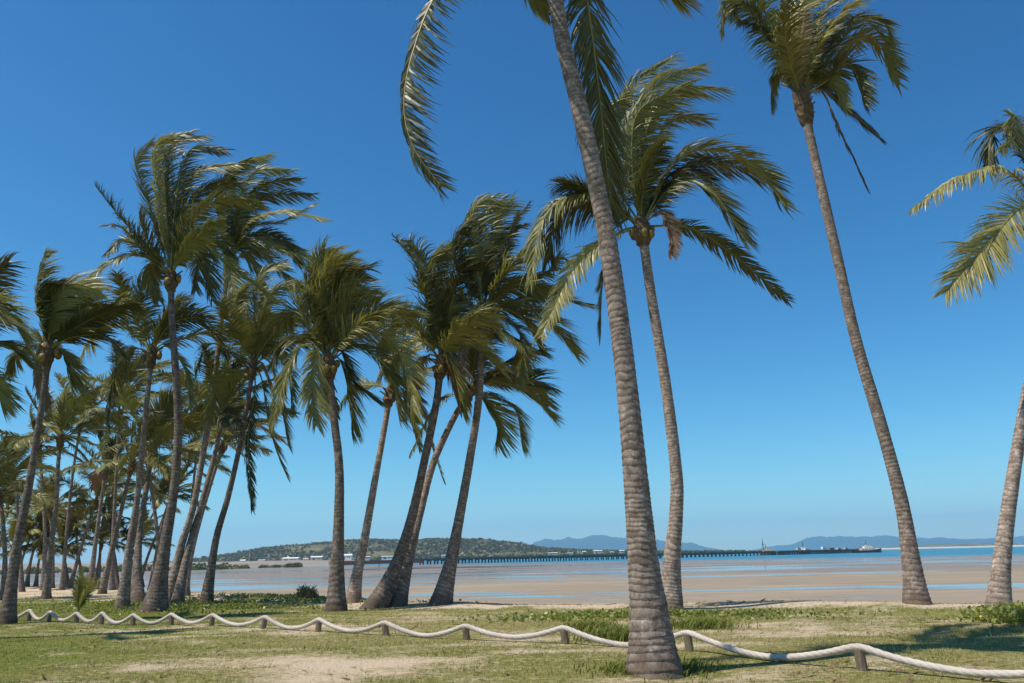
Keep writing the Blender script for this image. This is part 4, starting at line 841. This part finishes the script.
van('small pale truck at the landward end of the wharf', sw+(Ltot-sw)*.30, -2, MWV, 5, 1.6)
for k, (s, w, c, lb) in enumerate([(.36, 9, MW, 'pale cargo container on the wharf behind the trucks'), (.62, 8, MRU, 'rusty cargo container left of the end tug'), (.70, 7, MCR, 'cream cargo container close to the end tug'), (.78, 6, MWL, 'grey cargo container beside the end tug')]):
    p = jp(sw+(Ltot-sw)*s, 4, DZ+.86); ob = MB(); ob.box((p[0], p[1], p[2]+1.0), (w, 2.4, 2.0), ang)
    for q in np.arange(-w/2+.3, w/2, .5):
        for sd in (2.72, 5.28): a_ = jp(sw+(Ltot-sw)*s+q, sd, 0); ob.box((a_[0], a_[1], p[2]+1.0), (.2, .12, 1.9), ang)
    tag(ob.build('cargo_container', c, loc=p), lb, 'container', 'containers on the wharf')
def boat(label, px, Yn, L, B, fb, hz, sup, mast, hullm, heading=0.0, name='tugboat'):
    c0 = at(px, 550, Yn); rt_ = empty(name, (c0[0], Yn, SEA), label, 'boat', 'work boats at the jetty')
    ca, sa = math.cos(heading), math.sin(heading)
    def W(x, y, z): return (c0[0]+x*ca-y*sa, Yn+x*sa+y*ca, SEA+z)
    st = [(-.5, .8, 1.0), (-.35, 1, .92), (0, 1, .9), (.25, .92, 1.05), (.4, .6, 1.3), (.5, .06, 1.6)]
    V = []; F = []
    for (u, b, k) in st:
        for (yy, zz) in ((-.85, -.5), (-1, fb*k*.6), (-1.05, fb*k), (1.05, fb*k), (1, fb*k*.6), (.85, -.5)): V.append(W(u*L, yy*b*B/2, zz))
    for i in range(len(st)-1):
        for j in range(6): a = i*6+j; b = i*6+(j+1) % 6; F.append((a, b, b+6, a+6))
    F += [tuple(range(5, -1, -1)), tuple(range(30, 36))]
    MB().add(V, F).build('hull', hullm, rt_)
    z = fb*.9
    for (u, w, b, h, m, nm) in sup:
        q = W(u*L, 0, z+h/2); t = MB().box(q, (w*L, b*B, h), heading, .94).build(nm, m, rt_)
        if h > 1.2:
            for sd in (-1, 1):
                for kx in np.linspace(-.36, .36, 4):
                    a = W(u*L+kx*w*L, sd*(b*B/2*.985), z+h*.6); MB().box(a, (w*L*.12, .12, h*.28), heading).build('window', MDR, t)
        z += h
    for (u, h, r) in mast:
        o = MB(); o.tube(W(u*L, 0, fb), W(u*L, 0, fb+h), r, r*.5, 6); o.tube(W(u*L, -B*.2, fb+h*.7), W(u*L, B*.2, fb+h*.7), r*.6, r*.6, 5)
        o.tube(W(u*L-1.3, 0, fb+h*.55), W(u*L+1.3, 0, fb+h*.55), r*.6, r*.6, 5); o.tube(W(u*L-2.4, 0, fb+.5), W(u*L, 0, fb+h*.8), r*.35, r*.35, 4)
        o.build('mast', MDK, rt_)
    o = MB(); o.tube(W(-.22*L, B*.15, fb), W(-.24*L, B*.15, fb+4.2), .8, .7, 10); o.build('funnel', MOR, rt_)
    return rt_
boat('tug with dark hull and cream wheelhouse moored at the seaward end of the jetty', 867, 955, 33, 10, 3.0, 0,
     [(.0, .48, .72, 2.2, MCR, 'deckhouse'), (.03, .30, .6, 2.2, MWV, 'cabin'), (.05, .18, .45, 1.8, MCR, 'wheelhouse')], [(-.02, 11, .3)], MNV)
boat('work boat with orange and cream cabin and tall dark mast behind the wharf', 767, 935, 20, 8, 3.0, 0,
     [(.05, .6, .8, 2.6, MCR, 'deckhouse'), (.12, .36, .6, 2.2, MCR, 'wheelhouse')], [(-.2, 15, .45), (-.05, 9, .3)], MOR)
boat('work boat with pale cabin and thinner mast behind the middle of the wharf', 804, 985, 16, 7, 3.0, 0,
     [(.0, .55, .8, 2.6, MCR, 'deckhouse'), (.0, .36, .6, 2.3, MWV, 'wheelhouse')], [(-.05, 13, .35)], MRU)
# navigation posts in the shallows
for lb, a, Yn in (('thin navigation post in the shallow water before the jetty, left one', 379, 430), ('thin navigation post in the shallow water left of the broad leaning pair', 397, 470)):
    p = at(a, 566, Yn); p[2] = SEA; o = MB(); o.tube(p-np.array([0, 0, 1]), p+np.array([0, 0, 2.0]), .18, .15, 6); o.box(p+np.array([0, 0, 2.0]), (.5, .3, .35)); tag(o.build('marker_post', MDK, loc=p), lb, 'post', 'marker posts in the shallows')

# ------------------------------------------------------------------ air
hb = MB(); hb.box((0, 0, 250), (31000*1.05, 31000*1.05, 520))
hb.v = [(x, y, (-12 if z < 100 else 620)) for x, y, z in hb.v]
mh = Mat('air'); pv = mh.n('ShaderNodeVolumePrincipled'); pv.inputs['Density'].default_value = 9e-5; pv.inputs['Color'].default_value = (.42, .76, 1.0, 1); pv.inputs['Anisotropy'].default_value = 0.2
mh.l(pv.outputs[0], mh.out.inputs['Volume'])
HAZE = True
if HAZE: tag(hb.build('haze', mh.m), 'thin blue sea haze over the bay', 'haze', kind='stuff')
